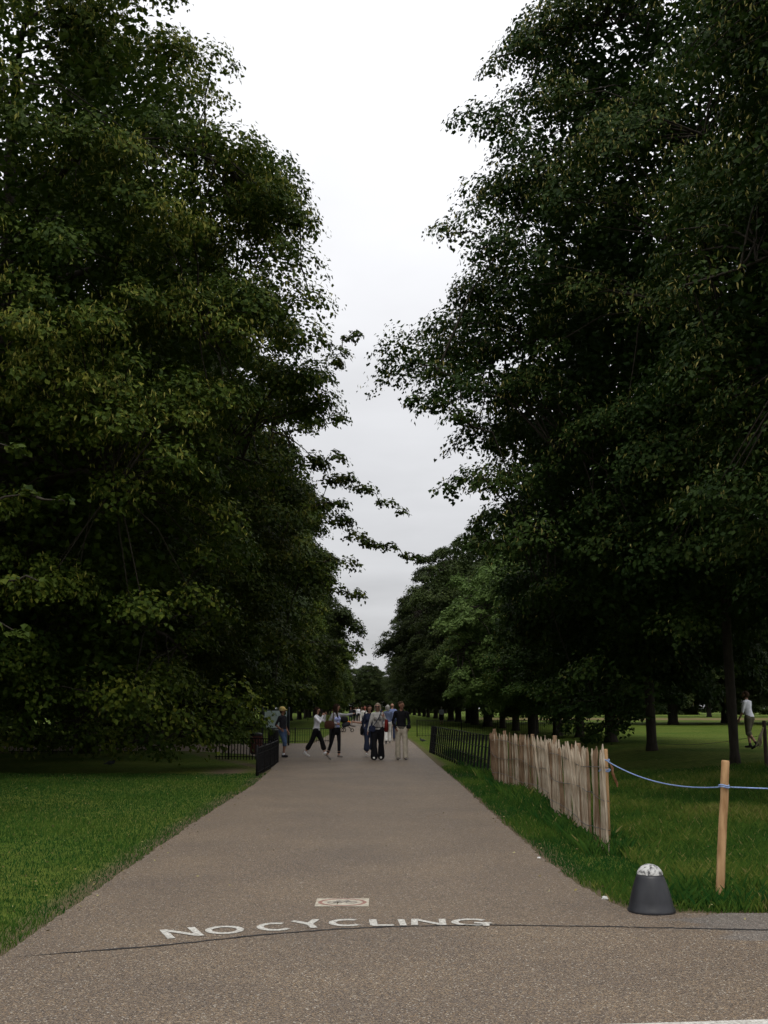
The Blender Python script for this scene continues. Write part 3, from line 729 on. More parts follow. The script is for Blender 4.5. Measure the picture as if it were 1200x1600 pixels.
# chestnut paling fence
M_pale_a = mat('weathered_chestnut', (.24, .18, .12), .9, .3, 9, .5, .1, rgb2=(.52, .44, .34), stretch=(3, 3, .5))
M_pale_b = mat('brown_chestnut', (.12, .075, .045), .9, .3, 9, .5, .1, rgb2=(.30, .205, .13), stretch=(3, 3, .5))
M_post = mat('peeled_pine', (.24, .135, .06), .85, .3, 9, .4, .15, detail=7, rgb2=(.46, .29, .15), stretch=(2, 2, .5))
M_wire = mat('galvanised_wire', (.11, .11, .11), .5, .2, 30, 0, .5, .6)
NEARF = p2g(950, 1332); FARF = p2g(768, 1217)
fen = empty('paling_fence', (NEARF.x, NEARF.y, 0)); tag(fen, 'split chestnut paling fence bound with wire along the right side of the path', 'fence')
def pale_mesh(seed):
    g = random.Random(seed); T = Tubes(); n = 7; P = []; Rr = []
    Lh = g.uniform(1.09, 1.18); r0 = g.uniform(.015, .027); bx, by = g.uniform(-.02, .02), g.uniform(-.02, .02)
    for i in range(n):
        t = i / (n - 1); P.append((bx * math.sin(t * 3.1) + g.gauss(0, .004), by * math.sin(t * 3.1) + g.gauss(0, .004), -.06 + t * (Lh + .06))); Rr.append(r0 * g.uniform(.85, 1.12) * (1 if i < n - 1 else .35))
    P.insert(n - 1, (P[-1][0], P[-1][1], P[-1][2] - .07)); Rr.insert(n - 1, r0 * .92)
    T.add(P, Rr, 6); me = T.mesh('pale', smooth=False)
    V = np.empty(len(me.vertices) * 3, np.float32); me.vertices.foreach_get('co', V); V = V.reshape(-1, 3)
    V[:, 1] *= g.uniform(.5, .8); V[:, :2] += np.random.default_rng(seed).normal(0, .0025, (len(V), 2)); me.vertices.foreach_set('co', V.ravel())
    return me
PM = []
for i in range(12):
    for m in (M_pale_a, M_pale_b):
        me = pale_mesh(i); me.materials.append(m); PM.append((me, m is M_pale_b))
fd = (FARF - NEARF); FL = fd.length; fdn = fd.normalized(); fang = math.atan2(fd.y, fd.x); fn = Vector((-fdn.y, fdn.x, 0))
bulge = lambda t: .10 * math.sin(t * 9) * (t > .05) + .05 * math.sin(t * 23 + 1) - .12 * math.sin(math.pi * t)
s = -.20; g = random.Random(5)
pale_pos = []
while s < FL:
    t = s / FL; off = bulge(t)
    q = fdn * s + fn * off
    brown = g.random() < (.25 if t < .55 else .55 if t < .8 else .85)
    me = g.choice([m for m, b in PM if b == brown])
    o = bpy.data.objects.new('pale', me); COL.objects.link(o); o.parent = fen
    o.location = (q.x, q.y, 0); hs = g.uniform(.95, 1.03) * (1 - .07 * t)
    lean = g.gauss(0, .022) + (g.choice((-.16, .16, .2)) if g.random() < .10 else 0)
    o.rotation_euler = (g.gauss(0, .02), lean, fang + g.gauss(0, .25)); o.scale = (g.uniform(.85, 1.25), g.uniform(.85, 1.2), hs)
    pale_pos.append((q.x, q.y))
    s += g.choice((.055, .062, .072, .088, .105)) * (1.05 if t < .5 else .95)
for z0 in (.24, .60, .92):
    T = Tubes(); P = [(x + fn.x * .028, y + fn.y * .028, z0 + .03 * math.sin(i * .13 + z0 * 9) + .006 * (i % 2)) for i, (x, y) in enumerate(pale_pos)]
    T.add(P, .0042, 4)
    P = [(x - fn.x * .028, y - fn.y * .028, z0 + .03 * math.sin(i * .13 + z0 * 9) - .006 * (i % 2)) for i, (x, y) in enumerate(pale_pos)]
    T.add(P, .0042, 4)
    link('wire', T.mesh('wire'), M_wire, fen)
for t in (.006, .16, .36, .58, .80, .985):
    T = Tubes(); q = fdn * (t * FL) + fn * (bulge(t) - .055 if t > .01 else -.012); hh = g.uniform(1.12, 1.2) if t > .01 else 1.14
    T.add([(q.x, q.y, -.1), (q.x + .006, q.y, hh * .5), (q.x + .01, q.y, hh - .01), (q.x + .01, q.y, hh)], [.038, .037, .035, .030], 10)
    link('post', T.mesh('post'), M_post if t < .01 else M_pale_b, fen)

# stake and blue rope
st_b = p2g(1122, 1411); st_t = p2y(1133.5, 1188, st_b.y + .02)
def stake(name, b, t, r, m, label):
    T = Tubes(); B = np.array([b.x, b.y, b.z - .1]); Tt = np.array(t); k = np.linspace(0, 1, 9)[:, None]
    P = B + (Tt - B) * k; P[1:-1] += np.random.default_rng(4).normal(0, .002, (7, 3)); R = np.linspace(r * 1.03, r * .97, 9)
    P = np.concatenate([P[:-1], [P[-2] + (P[-1] - P[-2]) * .93], P[-1:]]); R = np.concatenate([R[:-1], [r * .97], [r * .84]])
    T.add(P, R, 12); o = link(name, T.mesh(name), m); tag(o, label, 'stake'); return o
stake('wooden_stake', st_b, st_t, .036, M_post, 'peeled wooden stake at the grass edge with blue rope wrapped around it')
far_b = Vector((7.6, 9.25, 0)); far_t = (7.62, 9.27, 1.15)
stake('wooden_stake', far_b, far_t, .036, M_post, 'peeled wooden stake out at the right end of the blue rope')
M_rope = mat('blue_rope', (.15, .22, .40), .8, .3, 60, .4, .1, rgb2=(.28, .38, .58))
T = Tubes()
fe = Vector((NEARF.x + .005, NEARF.y - .02, 1.02)); sp_ = p2y(1131, 1229.5, st_b.y)
def sag(a, b, d, n=24): return [tuple(Vector(a).lerp(Vector(b), i / n) - Vector((0, 0, d * 4 * (i / n) * (1 - i / n)))) for i in range(n + 1)]
ax = (Vector(st_t) - st_b); 
T.add(sag(fe, sp_, .10), .0065, 6); T.add(sag(sp_, (7.6, 9.25, .95), .05), .0065, 6)
for c, r in ((sp_, .042), ((sp_ + Vector((0, 0, .014))), .042), (Vector((7.605, 9.255, .95)), .042), (fe - Vector((0, -.04, 0)), .055), (fe + Vector((-.0, .04, -.11)), .06), (fe + Vector((-.01, .04, -.125)), .06)):
    T.add([(c.x + r * math.cos(a), c.y + r * math.sin(a), c.z + .006 * math.sin(2 * a)) for a in np.linspace(0, 6.283, 15)], .0065, 6, False)
T.add([tuple(fe + Vector((-.02, -.05, 0))), tuple(fe + Vector((-.045, -.06, -.06))), tuple(fe + Vector((-.07, -.05, -.12)))], .006, 6)
rope = link('rope', T.mesh('rope'), M_rope); tag(rope, 'blue rope sagging from the fence end to the peeled stake', 'rope')
# tattered tape hanging from the fence end
M_tape = mat('orange_brown_tape', (.22, .09, .035), .7, .3, 20, rgb2=(.40, .22, .12))
bm = bmesh.new()
for k in range(3):
    x0 = .05 + .012 * k; vs = []
    for i in range(5):
        z = 1.0 - .055 * i - .02 * k; xx = x0 + .014 * i + .01 * math.sin(i * 2 + k)
        vs.append((bm.verts.new((xx, -.02 + .004 * i, z)), bm.verts.new((xx + .018, -.018 + .006 * k, z - .004))))
    for (p, q_), (r_, s_) in zip(vs[:-1], vs[1:]): bm.faces.new((p, q_, s_, r_))
bmesh.ops.solidify(bm, geom=bm.faces[:], thickness=.002)
tp = link('tape', bm_mesh('tape', bm), M_tape); tp.location = (NEARF.x, NEARF.y, -.02); tag(tp, 'tattered orange tape dangling from the rope at the fence end', 'tape')
# dark stake at the right edge of the picture with a rag tied to it and a thin line
ds = p2g(1198, 1199); dtop = p2y(1193.5, 1126, ds.y)
M_dstake = mat('dark_stake', (.045, .032, .024), .9, .3, 10)
stake('dark_stake', ds, dtop, .045, M_dstake, 'thin dark stake at the right edge beside the walking man in white')
T = Tubes()
for k in range(5):
    a0 = Vector(dtop) + Vector((-.04, -.05, -.15)); T.add([tuple(a0), tuple(a0 + Vector((-.05 - .015 * k, -.02 * (k % 2), -.22))), tuple(a0 + Vector((-.07 - .03 * k, .01 * k, -.42 - .03 * (k % 3))))], [.012, .016, .008], 4)
rg = link('rag', T.mesh('rag'), M_pale_a); tag(rg, 'pale frayed rag tied to the dark stake at the right edge', 'rag')
T = Tubes(); T.add(sag(tuple(Vector(dtop) + Vector((0, 0, -.32))), tuple(p2y(1026, 1161, q_y := p2g(1019, 1173).y)), .12), .006, 5)
ln = link('cord', T.mesh('cord'), M_wire); tag(ln, 'thin dark cord strung from the edge stake to the mid lawn trunk', 'cord')

# leaning black iron railing between the paling fence and the far lawn
ra = p2g(761, 1215); rb_ = p2y(671, 1133, 40.0); rb_ = Vector((rb_.x, 40.0, 0))
rail = empty('iron_railing', (ra.x, ra.y, 0)); tag(rail, 'leaning black iron railing beyond the paling fence on the right', 'railing')
rd = rb_ - ra; RL = rd.length; rdn = rd.normalized(); rn = Vector((rdn.y, -rdn.x, 0))
nb = 24; LEAN = .10; HR = 1.0
bm = bmesh.new(); box_bm(bm, (0, 0, HR / 2), (.046, .03, HR)); bar_me = bm_mesh('bar', bm); bar_me.materials.append(M_iron)
bm = bmesh.new(); box_bm(bm, (0, 0, HR / 2), (.05, .09, HR + .02)); post_me = bm_mesh('end_post', bm, bevel=.006); post_me.materials.append(M_iron)
rng2 = random.Random(9)
for i in range(nb + 1):
    end = i in (0, nb)
    o = bpy.data.objects.new('end_post' if end else 'bar', post_me if end else bar_me); COL.objects.link(o); o.parent = rail
    q = rdn * (RL * i / nb); o.location = (q.x, q.y, -.03)
    ax_ = Vector((rn.x * LEAN, rn.y * LEAN, 1)).normalized()
    R3 = ax_.to_track_quat('Z', 'Y').to_matrix()
    xa = ax_.cross(rdn).normalized(); ya = ax_.cross(xa) * -1
    o.matrix_local = Matrix.Translation(o.location) @ Matrix((( xa.x, ya.x, ax_.x), (xa.y, ya.y, ax_.y), (xa.z, ya.z, ax_.z))).to_4x4()
for z0 in (.12, .42, .70, .985):
    T = Tubes(); T.add([tuple(rdn * (RL * k / 8) + rn * (LEAN * z0) + Vector((0, 0, z0 - .03 + .012 * math.sin(k * 2.1 + z0)))) for k in range(9)], .011, 5)
    link('rail', T.mesh('rail'), M_iron, rail)
for k in range(5):                       # extra bars in the close-set far panel
    o = bpy.data.objects.new('bar', bar_me); COL.objects.link(o); o.parent = rail
    q = rdn * (RL * (nb - 2.4 + k * .5) / nb); o.location = (q.x, q.y, -.03); o.rotation_euler = (0, LEAN, math.atan2(rdn.y, rdn.x) - math.pi / 2)

# curved black railing at the left corner
def railing(name, P, H, gap, label, two=True, stuffbars=False, r=.015):
    P = np.array([(p[0], p[1]) for p in P]); s = np.concatenate([[0], np.cumsum(np.hypot(*np.diff(P, axis=0).T))])
    at = lambda d: (float(np.interp(d, s, P[:, 0])), float(np.interp(d, s, P[:, 1])))
    o0 = at(0); root = empty(name, (o0[0], o0[1], 0)); tag(root, label, 'railing')
    n = int(s[-1] / gap); TB = Tubes()
    one = Tubes(); one.add([(0, 0, -.03), (0, 0, H)], r, 6); bme = one.mesh('bar', False); bme.materials.append(M_iron)
    for i in range(n + 1):
        x, y = at(i * gap); x -= o0[0]; y -= o0[1]
        if i % 16 == 0:
            T = Tubes(); T.add([(x, y, -.05), (x, y, H + .05), (x, y, H + .08)], [.026, .026, .004], 8); link('post', T.mesh('post'), M_iron, root)
        elif stuffbars: TB.add([(x, y, -.03), (x, y, H)], r, 4, False)
        else:
            b = bpy.data.objects.new('bar', bme); COL.objects.link(b); b.parent = root; b.location = (x, y, 0)
    if stuffbars: tag(link('bars', TB.mesh('bars', False), M_iron, root), kind='stuff')
    for z in ((H, H - .14, .09) if two else (H, .09)):
        T = Tubes(); T.add([(at(d)[0] - o0[0], at(d)[1] - o0[1], z) for d in np.linspace(0, s[-1], max(8, int(s[-1] / .25)))], .018 if z == H else .013, 6); link('rail', T.mesh('rail'), M_iron, root)
    return root
c0 = p2g(401, 1213); c1 = p2g(436, 1190)
cp = [(c0.x, c0.y), (c0.x * .55 + c1.x * .45 + .05, c0.y * .55 + c1.y * .45), (c1.x, c1.y)] + [(c1.x - 1.1 * (1 - math.cos(a)), c1.y + 1.3 * math.sin(a)) for a in np.linspace(.3, 1.57, 7)] + [(c1.x - 2.2, c1.y + 1.45)]
cs = smooth_pl([Vector((*p, 0)) for p in cp], 60)
railing('curved_railing', cs, .66, .10, 'low curved black railing at the left corner where the side path leaves')
railing('lawn_railing', [(-30, 34.2), (-20, 36.8), (-14, 38.4), (-9.0, 39.0)], .66, .13, 'low black railing under the left trees along the near side of the side path', False, True, .008)
railing('lawn_railing', [(-26, 44.3), (-14, 48.2), (-6.6, 50.6), (-4.3, 50.4), (-2.6, 51.6), (-2.75, 60)], .66, .13, 'thin low railing edging the bright lawn behind the woman taking a photo', False, True, .007)
railing('lawn_railing', [(1.9, 62), (4.6, 61.5), (12, 66)], .9, .16, 'thin far railing on the right lawn beyond the iron railing', False, True, .007)

# bins and notice board
M_binr = mat('dark_red_bin', (.060, .018, .012), .6, .3, 10, rgb2=(.10, .03, .02)); M_binb = mat('black_bin', (.010, .010, .011), .55, .3, 10)
def litter_bin(b, wd, h, m, label):
    root = empty('litter_bin', (b.x, b.y, .006)); tag(root, label, 'bin')
    n = 14
    bm = bmesh.new(); bmesh.ops.create_cone(bm, cap_ends=True, segments=20, radius1=wd * .46, radius2=wd * .46, depth=h * .86, matrix=Matrix.Translation((0, 0, h * .43))); link('drum', bm_mesh('drum', bm), M_binb, root)
    bm = bmesh.new(); box_bm(bm, (0, 0, h * .45), (wd * .19, .02, h * .80)); sl = bm_mesh('slat', bm, bevel=.004); sl.materials.append(m)
    for i in range(n):
        a = i * 2 * math.pi / n; o = bpy.data.objects.new('slat', sl); COL.objects.link(o); o.parent = root
        o.location = (wd * .49 * math.cos(a), wd * .49 * math.sin(a), 0); o.rotation_euler = (0, 0, a + math.pi / 2)
    link('lid', lathe('lid', [(wd * .53, h * .86), (wd * .54, h * .90), (wd * .48, h * .97), (wd * .26, h), (wd * .22, h), (wd * .21, h * .93), (.001, h * .93)], 20), M_binb, root)
litter_bin(p2g(400, 1178), .42, .74, M_binr, 'dark red slatted litter bin behind the curved railing')
litter_bin(p2g(427, 1172), .40, .82, M_binb, 'black litter bin behind the person in the yellow cap')
nbq = p2g(430, 1165); nbd = empty('notice_board', (nbq.x, nbq.y, .006)); tag(nbd, 'park notice board with pale blue panel between dark posts at the path junction', 'notice board')
M_panel = mat('pale_blue_map_panel', (.34, .46, .47), .5, .2, 6, 0, .4, rgb2=(.46, .56, .56)); M_bframe = mat('dark_blue_green_frame', (.012, .018, .022), .5, .2, 9)
pw = 1.16
for sx in (-1, 1):
    T = Tubes(); T.add([(sx * pw / 2, 0, -.05), (sx * pw / 2, 0, 1.62), (sx * pw / 2, 0, 1.66)], [.045, .045, .01], 8); link('post', T.mesh('post'), M_bframe, nbd)
bm = bmesh.new(); box_bm(bm, (0, 0, 1.12), (pw - .09, .05, .86)); link('frame', bm_mesh('frame', bm, bevel=.008), M_bframe, nbd)
bm = bmesh.new(); box_bm(bm, (0, -.027, 1.13), (pw - .19, .012, .74)); pn = link('panel', bm_mesh('panel', bm), M_panel, nbd)
M_prn = mat('map_print', (.30, .42, .40), .6, .3, 5, rgb2=(.42, .50, .47))
for (cx, cz, a_, b_) in ((-.2, 1.18, .46, .5), (.28, 1.28, .3, .26), (.28, .96, .3, .26)):
    bm = bmesh.new(); box_bm(bm, (cx, -.034, cz), (a_, .004, b_)); link('printed_sheet', bm_mesh('printed_sheet', bm), M_prn, pn)

# ------------------------------------------------------------------ people
M_skin = mat('skin', (.36, .20, .14), .6, .12, 12); M_skin2 = mat('tanned_skin', (.26, .13, .085), .6, .12, 12); M_dark = mat('eyes_and_lips', (.05, .025, .02), .5, .1, 10)
def cloth(name, c, v=.18): return mat(name, c, .9, v, 9, .25, .1)
def capsule(bm, a, b, ra, rb, flat=1.0, fw=Vector((0, 1, 0)), seg=14):
    a = Vector(a); b = Vector(b); d = b - a; L = d.length
    q = d.to_track_quat('Z', 'Y') if L > 1e-6 else Matrix.Identity(3).to_quaternion()
    rings = []
    prof = [(ra * math.cos(t), -ra * math.sin(t)) for t in (1.4, 1.0, .5)] + [(ra, 0), (rb, L)] + [(rb * math.cos(t), L + rb * math.sin(t)) for t in (.5, 1.0, 1.4)]
    if L > .12: prof[4:4] = [(ra + (rb - ra) * k, L * k) for k in (.33, .66)]
    for r, z in prof:
        ring = []
        for j in range(seg):
            t = 2 * math.pi * j / seg; p = q @ Vector((r * math.cos(t), r * math.sin(t), 0))
            p = p + fw * (p.dot(fw)) * (flat - 1)
            ring.append(bm.verts.new(a + q @ Vector((0, 0, z)) + p))
        rings.append(ring)
    for r0, r1 in zip(rings[:-1], rings[1:]):
        for j in range(seg): bm.faces.new((r0[j], r0[(j + 1) % seg], r1[(j + 1) % seg], r1[j]))
    bm.faces.new(list(reversed(rings[0]))); bm.faces.new(rings[-1])
def fuse(prims, voxel, name, smooth_it=4):
    """prims: (a, b, ra, rb, flat, fw, mat index) -> one continuous surface; faces take the material of the nearest primitive"""
    bm = bmesh.new()
    for a, b, ra, rb, fl, fw, mi in prims: capsule(bm, a, b, ra, rb, fl, fw)
    me = bpy.data.meshes.new('tmp'); bm.to_mesh(me); bm.free()
    o = bpy.data.objects.new('tmp', me); COL.objects.link(o)
    m = o.modifiers.new('r', 'REMESH'); m.mode = 'VOXEL'; m.voxel_size = voxel
    m = o.modifiers.new('s', 'SMOOTH'); m.factor = .5; m.iterations = smooth_it
    dg = bpy.context.evaluated_depsgraph_get(); dg.update()
    r = bpy.data.meshes.new_from_object(o.evaluated_get(dg)); r.name = name
    bpy.data.objects.remove(o); bpy.data.meshes.remove(me)
    n = len(r.polygons); C = np.empty(n * 3, np.float32); r.polygons.foreach_get('center', C); C = C.reshape(-1, 3)
    best = np.full(n, 1e9); idx = np.zeros(n, np.int32)
    for a, b, ra, rb, fl, fw, mi in prims:
        cut = mi >= 100; mi = mi % 100
        a = np.array(a); b = np.array(b); d = b - a; L2 = d @ d
        t = np.clip(((C - a) @ d) / L2, 0, 1) if L2 > 1e-9 else np.zeros(n)
        v = C - a - t[:, None] * d; f_ = np.array(fw); v = v + (v @ f_)[:, None] * f_ * (1 / fl - 1)
        ds_ = np.linalg.norm(v, axis=1) - (ra + (rb - ra) * t)
        if cut: u = ((C - a) @ d) / L2; ds_ = ds_ + np.where((u < 0) | (u > 1), .5, 0)
        c = ds_ < best; best[c] = ds_[c]; idx[c] = mi
    r.polygons.foreach_set('material_index', idx); r.polygons.foreach_set('use_smooth', np.ones(n, bool))
    return r
def append_mesh(me, V, F, mi):
    """joins extra faces (fingers, eyes) into a mesh"""
    bm = bmesh.new(); bm.from_mesh(me); vs = [bm.verts.new(v) for v in V]
    for f in F:
        try: nf = bm.faces.new([vs[i] for i in f]); nf.material_index = mi; nf.smooth = True
        except ValueError: pass
    bm.to_mesh(me); bm.free()
FW = Vector((0, 1, 0))
def person(label, loc, rz, H=1.7, top=None, bottom=None, shoe=None, skin=None, sleeve='long', leg_cover=1.0, loose=1.0, flare=1.0, girth=1.0, female=False,
           legR=((0, .1, -1), (0, 0, -1)), legL=((0, .1, -1), (0, 0, -1)), armR=((.15, 0, -1), (.05, .2, -1)), armL=((-.15, 0, -1), (-.05, .2, -1)),
           yaw=0.0, nod=0.0, lean=0.0, hem=0.0, voxel=.013, hair=None, hairstyle='short', sock=None, group=None, inner=None, detail=True, thigh_cover=True):
    s = H / 1.75; skin = skin or M_skin
    mats = [skin, top, bottom, shoe, M_dark, sock or skin, inner or top]
    root = empty('person', loc, rz); tag(root, label, 'person', group)
    V_ = lambda *p: Vector(p) * s
    shw = .165 if female else .185; hw = .095
    tl = lambda p: Vector((p.x, p.y + math.tan(lean) * max(0, p.z - .95 * s), p.z))
    prims = []
    def A(a, b, ra, rb, mi, fl=1.0, fw=FW): prims.append((tuple(a), tuple(b), ra * s, rb * s, fl, fw, mi))
    A(V_(0, 0, .88), V_(0, 0, .985), .155 * girth, .150 * girth, 102, .74)
    A(tl(V_(0, 0, .985)), tl(V_(0, .01, 1.19)), .150 * girth, .14 * girth, 101, .74)
    A(tl(V_(0, .01, 1.2)), tl(V_(0, 0, 1.33)), .148 * girth, .155 * girth ** .5, 1, .70)
    if inner: A(tl(V_(0, .04 * girth, .985)), tl(V_(0, .045, 1.36)), .105 * girth, .085, 106, .82)
    if female: 
        for sx in (-1, 1): A(tl(V_(sx * .065, .075 * girth, 1.26)), tl(V_(sx * .065, .08 * girth, 1.25)), .066, .062, 6 if inner else 1)
    A(tl(V_(-shw + .02, 0, 1.405)), tl(V_(shw - .02, 0, 1.405)), .064, .064, 1)
    A(tl(V_(-.05, 0, 1.44)), tl(V_(.05, 0, 1.44)), .055, .055, 1)
    if hem: A(tl(V_(0, 0, 1.0)), V_(0, -.01, .985 - hem), .160 * girth, .164 * girth, 101, .78)
    NK = tl(V_(0, 0, 1.45)); A(NK, tl(V_(0, .01, 1.55)), .054, .050, 0)
    HC = tl(V_(0, .02, 1.628)); HM = Matrix.Rotation(yaw, 3, 'Z') @ Matrix.Rotation(-nod, 3, 'X'); hp = lambda *p: HC + HM @ (Vector(p) * s)
    side = HM @ Vector((1, 0, 0))
    A(hp(0, -.018, .03), hp(0, .014, .03), .092, .090, 0, .88, side)
    A(hp(0, .018, -.03), hp(0, .034, -.072), .072, .047, 0, .9, side)
    A(hp(0, .095, .01), hp(0, .118, -.022), .010, .015, 0)
    for sx in (-1, 1): A(hp(sx * .080, -.005, .012), hp(sx * .082, 0, -.022), .017, .013, 0, .8, side)
    wr = {}
    for nm, sx, (td, sd_) in (('R', 1, legR), ('L', -1, legL)):
        td = Vector(td).normalized(); sd_ = Vector(sd_).normalized()
        hip = V_(sx * hw, 0, .91); kn = hip + td * .42 * s; an = kn + sd_ * .42 * s
        A(hip, kn, .090 * loose * girth ** .5, .064 * loose, 2)
        if leg_cover >= 1:
            A(kn, an, .064 * loose, .050 * loose * flare, 2)
        else:
            c = kn + (an - kn) * leg_cover
            if leg_cover > 0: A(kn, c, .064 * loose, .062 * loose * flare, 2)
            A(kn + (c - kn) * .9, an, .055, .037, 0)
        tip = Vector((sd_.x * .2, .155, -.035 + (-.10 if sd_.y < -.25 else .06 if sd_.y > .25 else 0)))
        if sock: A(an + (kn - an) * .18, an, .040, .041, 5)
        A(an + Vector((0, -.035, -.035)) * s, an + (tip + Vector((0, .0, -.012))) * s, .043, .034, 3)
        wr['an' + nm] = an
    for nm, sx, (ud, fd_) in (('R', 1, armR), ('L', -1, armL)):
        ud = Vector(ud).normalized(); fd_ = Vector(fd_).normalized()
        sh = tl(V_(sx * shw, 0, 1.395)); el = sh + ud * .285 * s; wrp = el + fd_ * .25 * s
        A(sh, el, .056, .045, 1)
        A(el, wrp, .044 if sleeve == 'long' else .040, .037 if sleeve == 'long' else .028, 1 if sleeve == 'long' else 0)
        if sleeve == 'short': A(sh + (el - sh) * .72, el, .043, .040, 0)
        hn = fd_; wr[nm] = wrp; wr['h' + nm] = wrp + hn * .09 * s; wr['sh' + nm] = sh; wr['el' + nm] = el
        pn_ = Vector((sx, 0, 0)) - hn * hn.dot(Vector((sx, 0, 0)))
        if pn_.length < .3: pn_ = Vector((0, 0, 1)) - hn * hn.z
        pn_.normalize()
        A(wrp, wrp + hn * .085 * s, .030, .036, 0, .55, pn_)
        wr['f' + nm] = (wrp + hn * .08 * s, hn, pn_, sx)
    body = fuse(prims, voxel, 'body')
    for m in mats: body.materials.append(m or skin)
    if detail:
        TT = Tubes()
        for nm in 'RL':
            c, hn, pn_, sx = wr['f' + nm]; ac = hn.cross(pn_)
            for k, ln_ in enumerate((.066, .076, .072, .056)):
                o_ = c + ac * ((k - 1.5) * .0185 * s); b1 = o_ + hn * (ln_ * .45 * s) - pn_ * .004 * s; b2 = b1 + (hn * .8 - pn_ * .5) * (ln_ * .5 * s)
                TT.add([tuple(o_ - hn * .03 * s), tuple(o_), tuple(b1), tuple(b2)], [.009 * s, .009 * s, .0085 * s, .006 * s], 6)
            o_ = c - hn * .06 * s + ac * (-.03 * s); TT.add([tuple(o_ + ac * .015 * s), tuple(o_ - ac * .016 * s + hn * .02 * s), tuple(o_ - ac * .026 * s + hn * .05 * s), tuple(o_ - ac * .022 * s + hn * .068 * s)], [.011 * s, .0105 * s, .009 * s, .006 * s], 6)
        append_mesh(body, np.concatenate(TT.V), np.concatenate(TT.F), 0)
        EE = Tubes()
        for sx in (-1, 1): EE.add([tuple(hp(sx * .034 - .013, .089, .012)), tuple(hp(sx * .034, .094, .013)), tuple(hp(sx * .034 + .013, .089, .012))], [.004, .009, .004], 6)
        EE.add([tuple(hp(-.024, .083, -.062)), tuple(hp(0, .090, -.063)), tuple(hp(.024, .083, -.062))], [.003, .007, .003], 6)
        append_mesh(body, np.concatenate(EE.V), np.concatenate(EE.F), 4)
    link('body', body, None, root)
    if hair:
        P2 = [(tuple(hp(0, -.022, .048)), tuple(hp(0, .006, .056)), .096 * s, .088 * s, .92, side, 0), (tuple(hp(0, -.035, .0)), tuple(hp(0, -.04, -.04)), .082 * s, .06 * s, .95, side, 0)]
        if hairstyle in ('bob', 'long'):
            for sx in (-1, 1): P2.append((tuple(hp(sx * .075, -.01, .05)), tuple(hp(sx * .088, .0, -.10)), .034 * s, .03 * s, 1, side, 0))
            P2.append((tuple(hp(0, -.05, .03)), tuple(hp(0, -.06, -.12)), .085 * s, .06 * s, .95, side, 0))
        if hairstyle == 'long':
            for sx in (-1, 0, 1): P2.append((tuple(hp(sx * .07, -.03, -.08)), tuple(hp(sx * .085, .03 if sx else -.07, -.32)), .045 * s, .026 * s, 1, side, 0))
        hm = fuse(P2, max(.012, voxel), 'hair', 3); hm.materials.append(hair); link('hair', hm, None, root)
    # stand the lowest foot on the ground
    bpy.context.view_layer.update()
    n = len(body.vertices); C = np.empty(n * 3, np.float32); body.vertices.foreach_get('co', C); zmin = C.reshape(-1, 3)[:, 2].min()
    root.location.z = loc[2] + .008 - zmin
    M = Matrix.Translation(root.location) @ Matrix.Rotation(rz, 4, 'Z')
    wr['M'] = M; wr['hp'] = hp; wr['root'] = root; wr['s'] = s
    return wr
def at_(wr, p): return wr['M'] @ Vector(p)
def bag(name, label, wr, centre, size, m, strap=None, e=.55, rot=0.0, taper=.15):
    c = at_(wr, centre); root = empty(name, c, wr['root'].rotation_euler.z + rot); tag(root, label, 'bag')
    link('pouch', superblob('pouch', size[0] / 2, size[1] / 2, size[2] / 2, e, taper=taper), m, root)
    if strap:
        T = Tubes(); inv = (Matrix.Translation(c) @ Matrix.Rotation(root.rotation_euler.z, 4, 'Z')).inverted()
        T.add([tuple(inv @ at_(wr, p)) for p in strap], .013, 6); link('strap', T.mesh('strap'), m, root)
    return root
H_brown = cloth('dark_brown_hair', (.022, .012, .008)); H_grey = cloth('grey_blond_hair', (.24, .20, .15)); H_silver = cloth('silver_hair', (.30, .29, .27)); H_mid = cloth('brown_hair', (.06, .036, .022))
C_white = cloth('white_cloth', (.78, .78, .84)); C_black = cloth('black_cloth', (.010, .010, .012)); C_grey = cloth('grey_knit', (.34, .34, .37)); C_lgrey = cloth('light_grey_knit', (.44, .43, .41)); C_navy = cloth('navy_cloth', (.022, .028, .055))
C_denim = cloth('blue_denim', (.07, .11, .20)); C_beige = cloth('beige_chinos', (.44, .39, .31)); C_char = cloth('charcoal_shirt', (.024, .024, .030)); C_blue = cloth('pale_blue_shirt', (.16, .20, .36)); C_lilac = cloth('white_and_blue_print', (.36, .40, .72), .4); C_khaki = cloth('khaki_cloth', (.11, .10, .07))
C_taupe = cloth('taupe_top', (.20, .19, .18)); S_white = cloth('white_shoes', (.55, .54, .52)); S_dark = cloth('dark_shoes', (.03, .026, .03)); S_grey = cloth('grey_shoes', (.17, .15, .14)); B_brown = cloth('brown_leather', (.075, .035, .024)); B_red = cloth('red_leather', (.13, .014, .012)); C_white2 = cloth('white_linen', (.56, .55, .52))

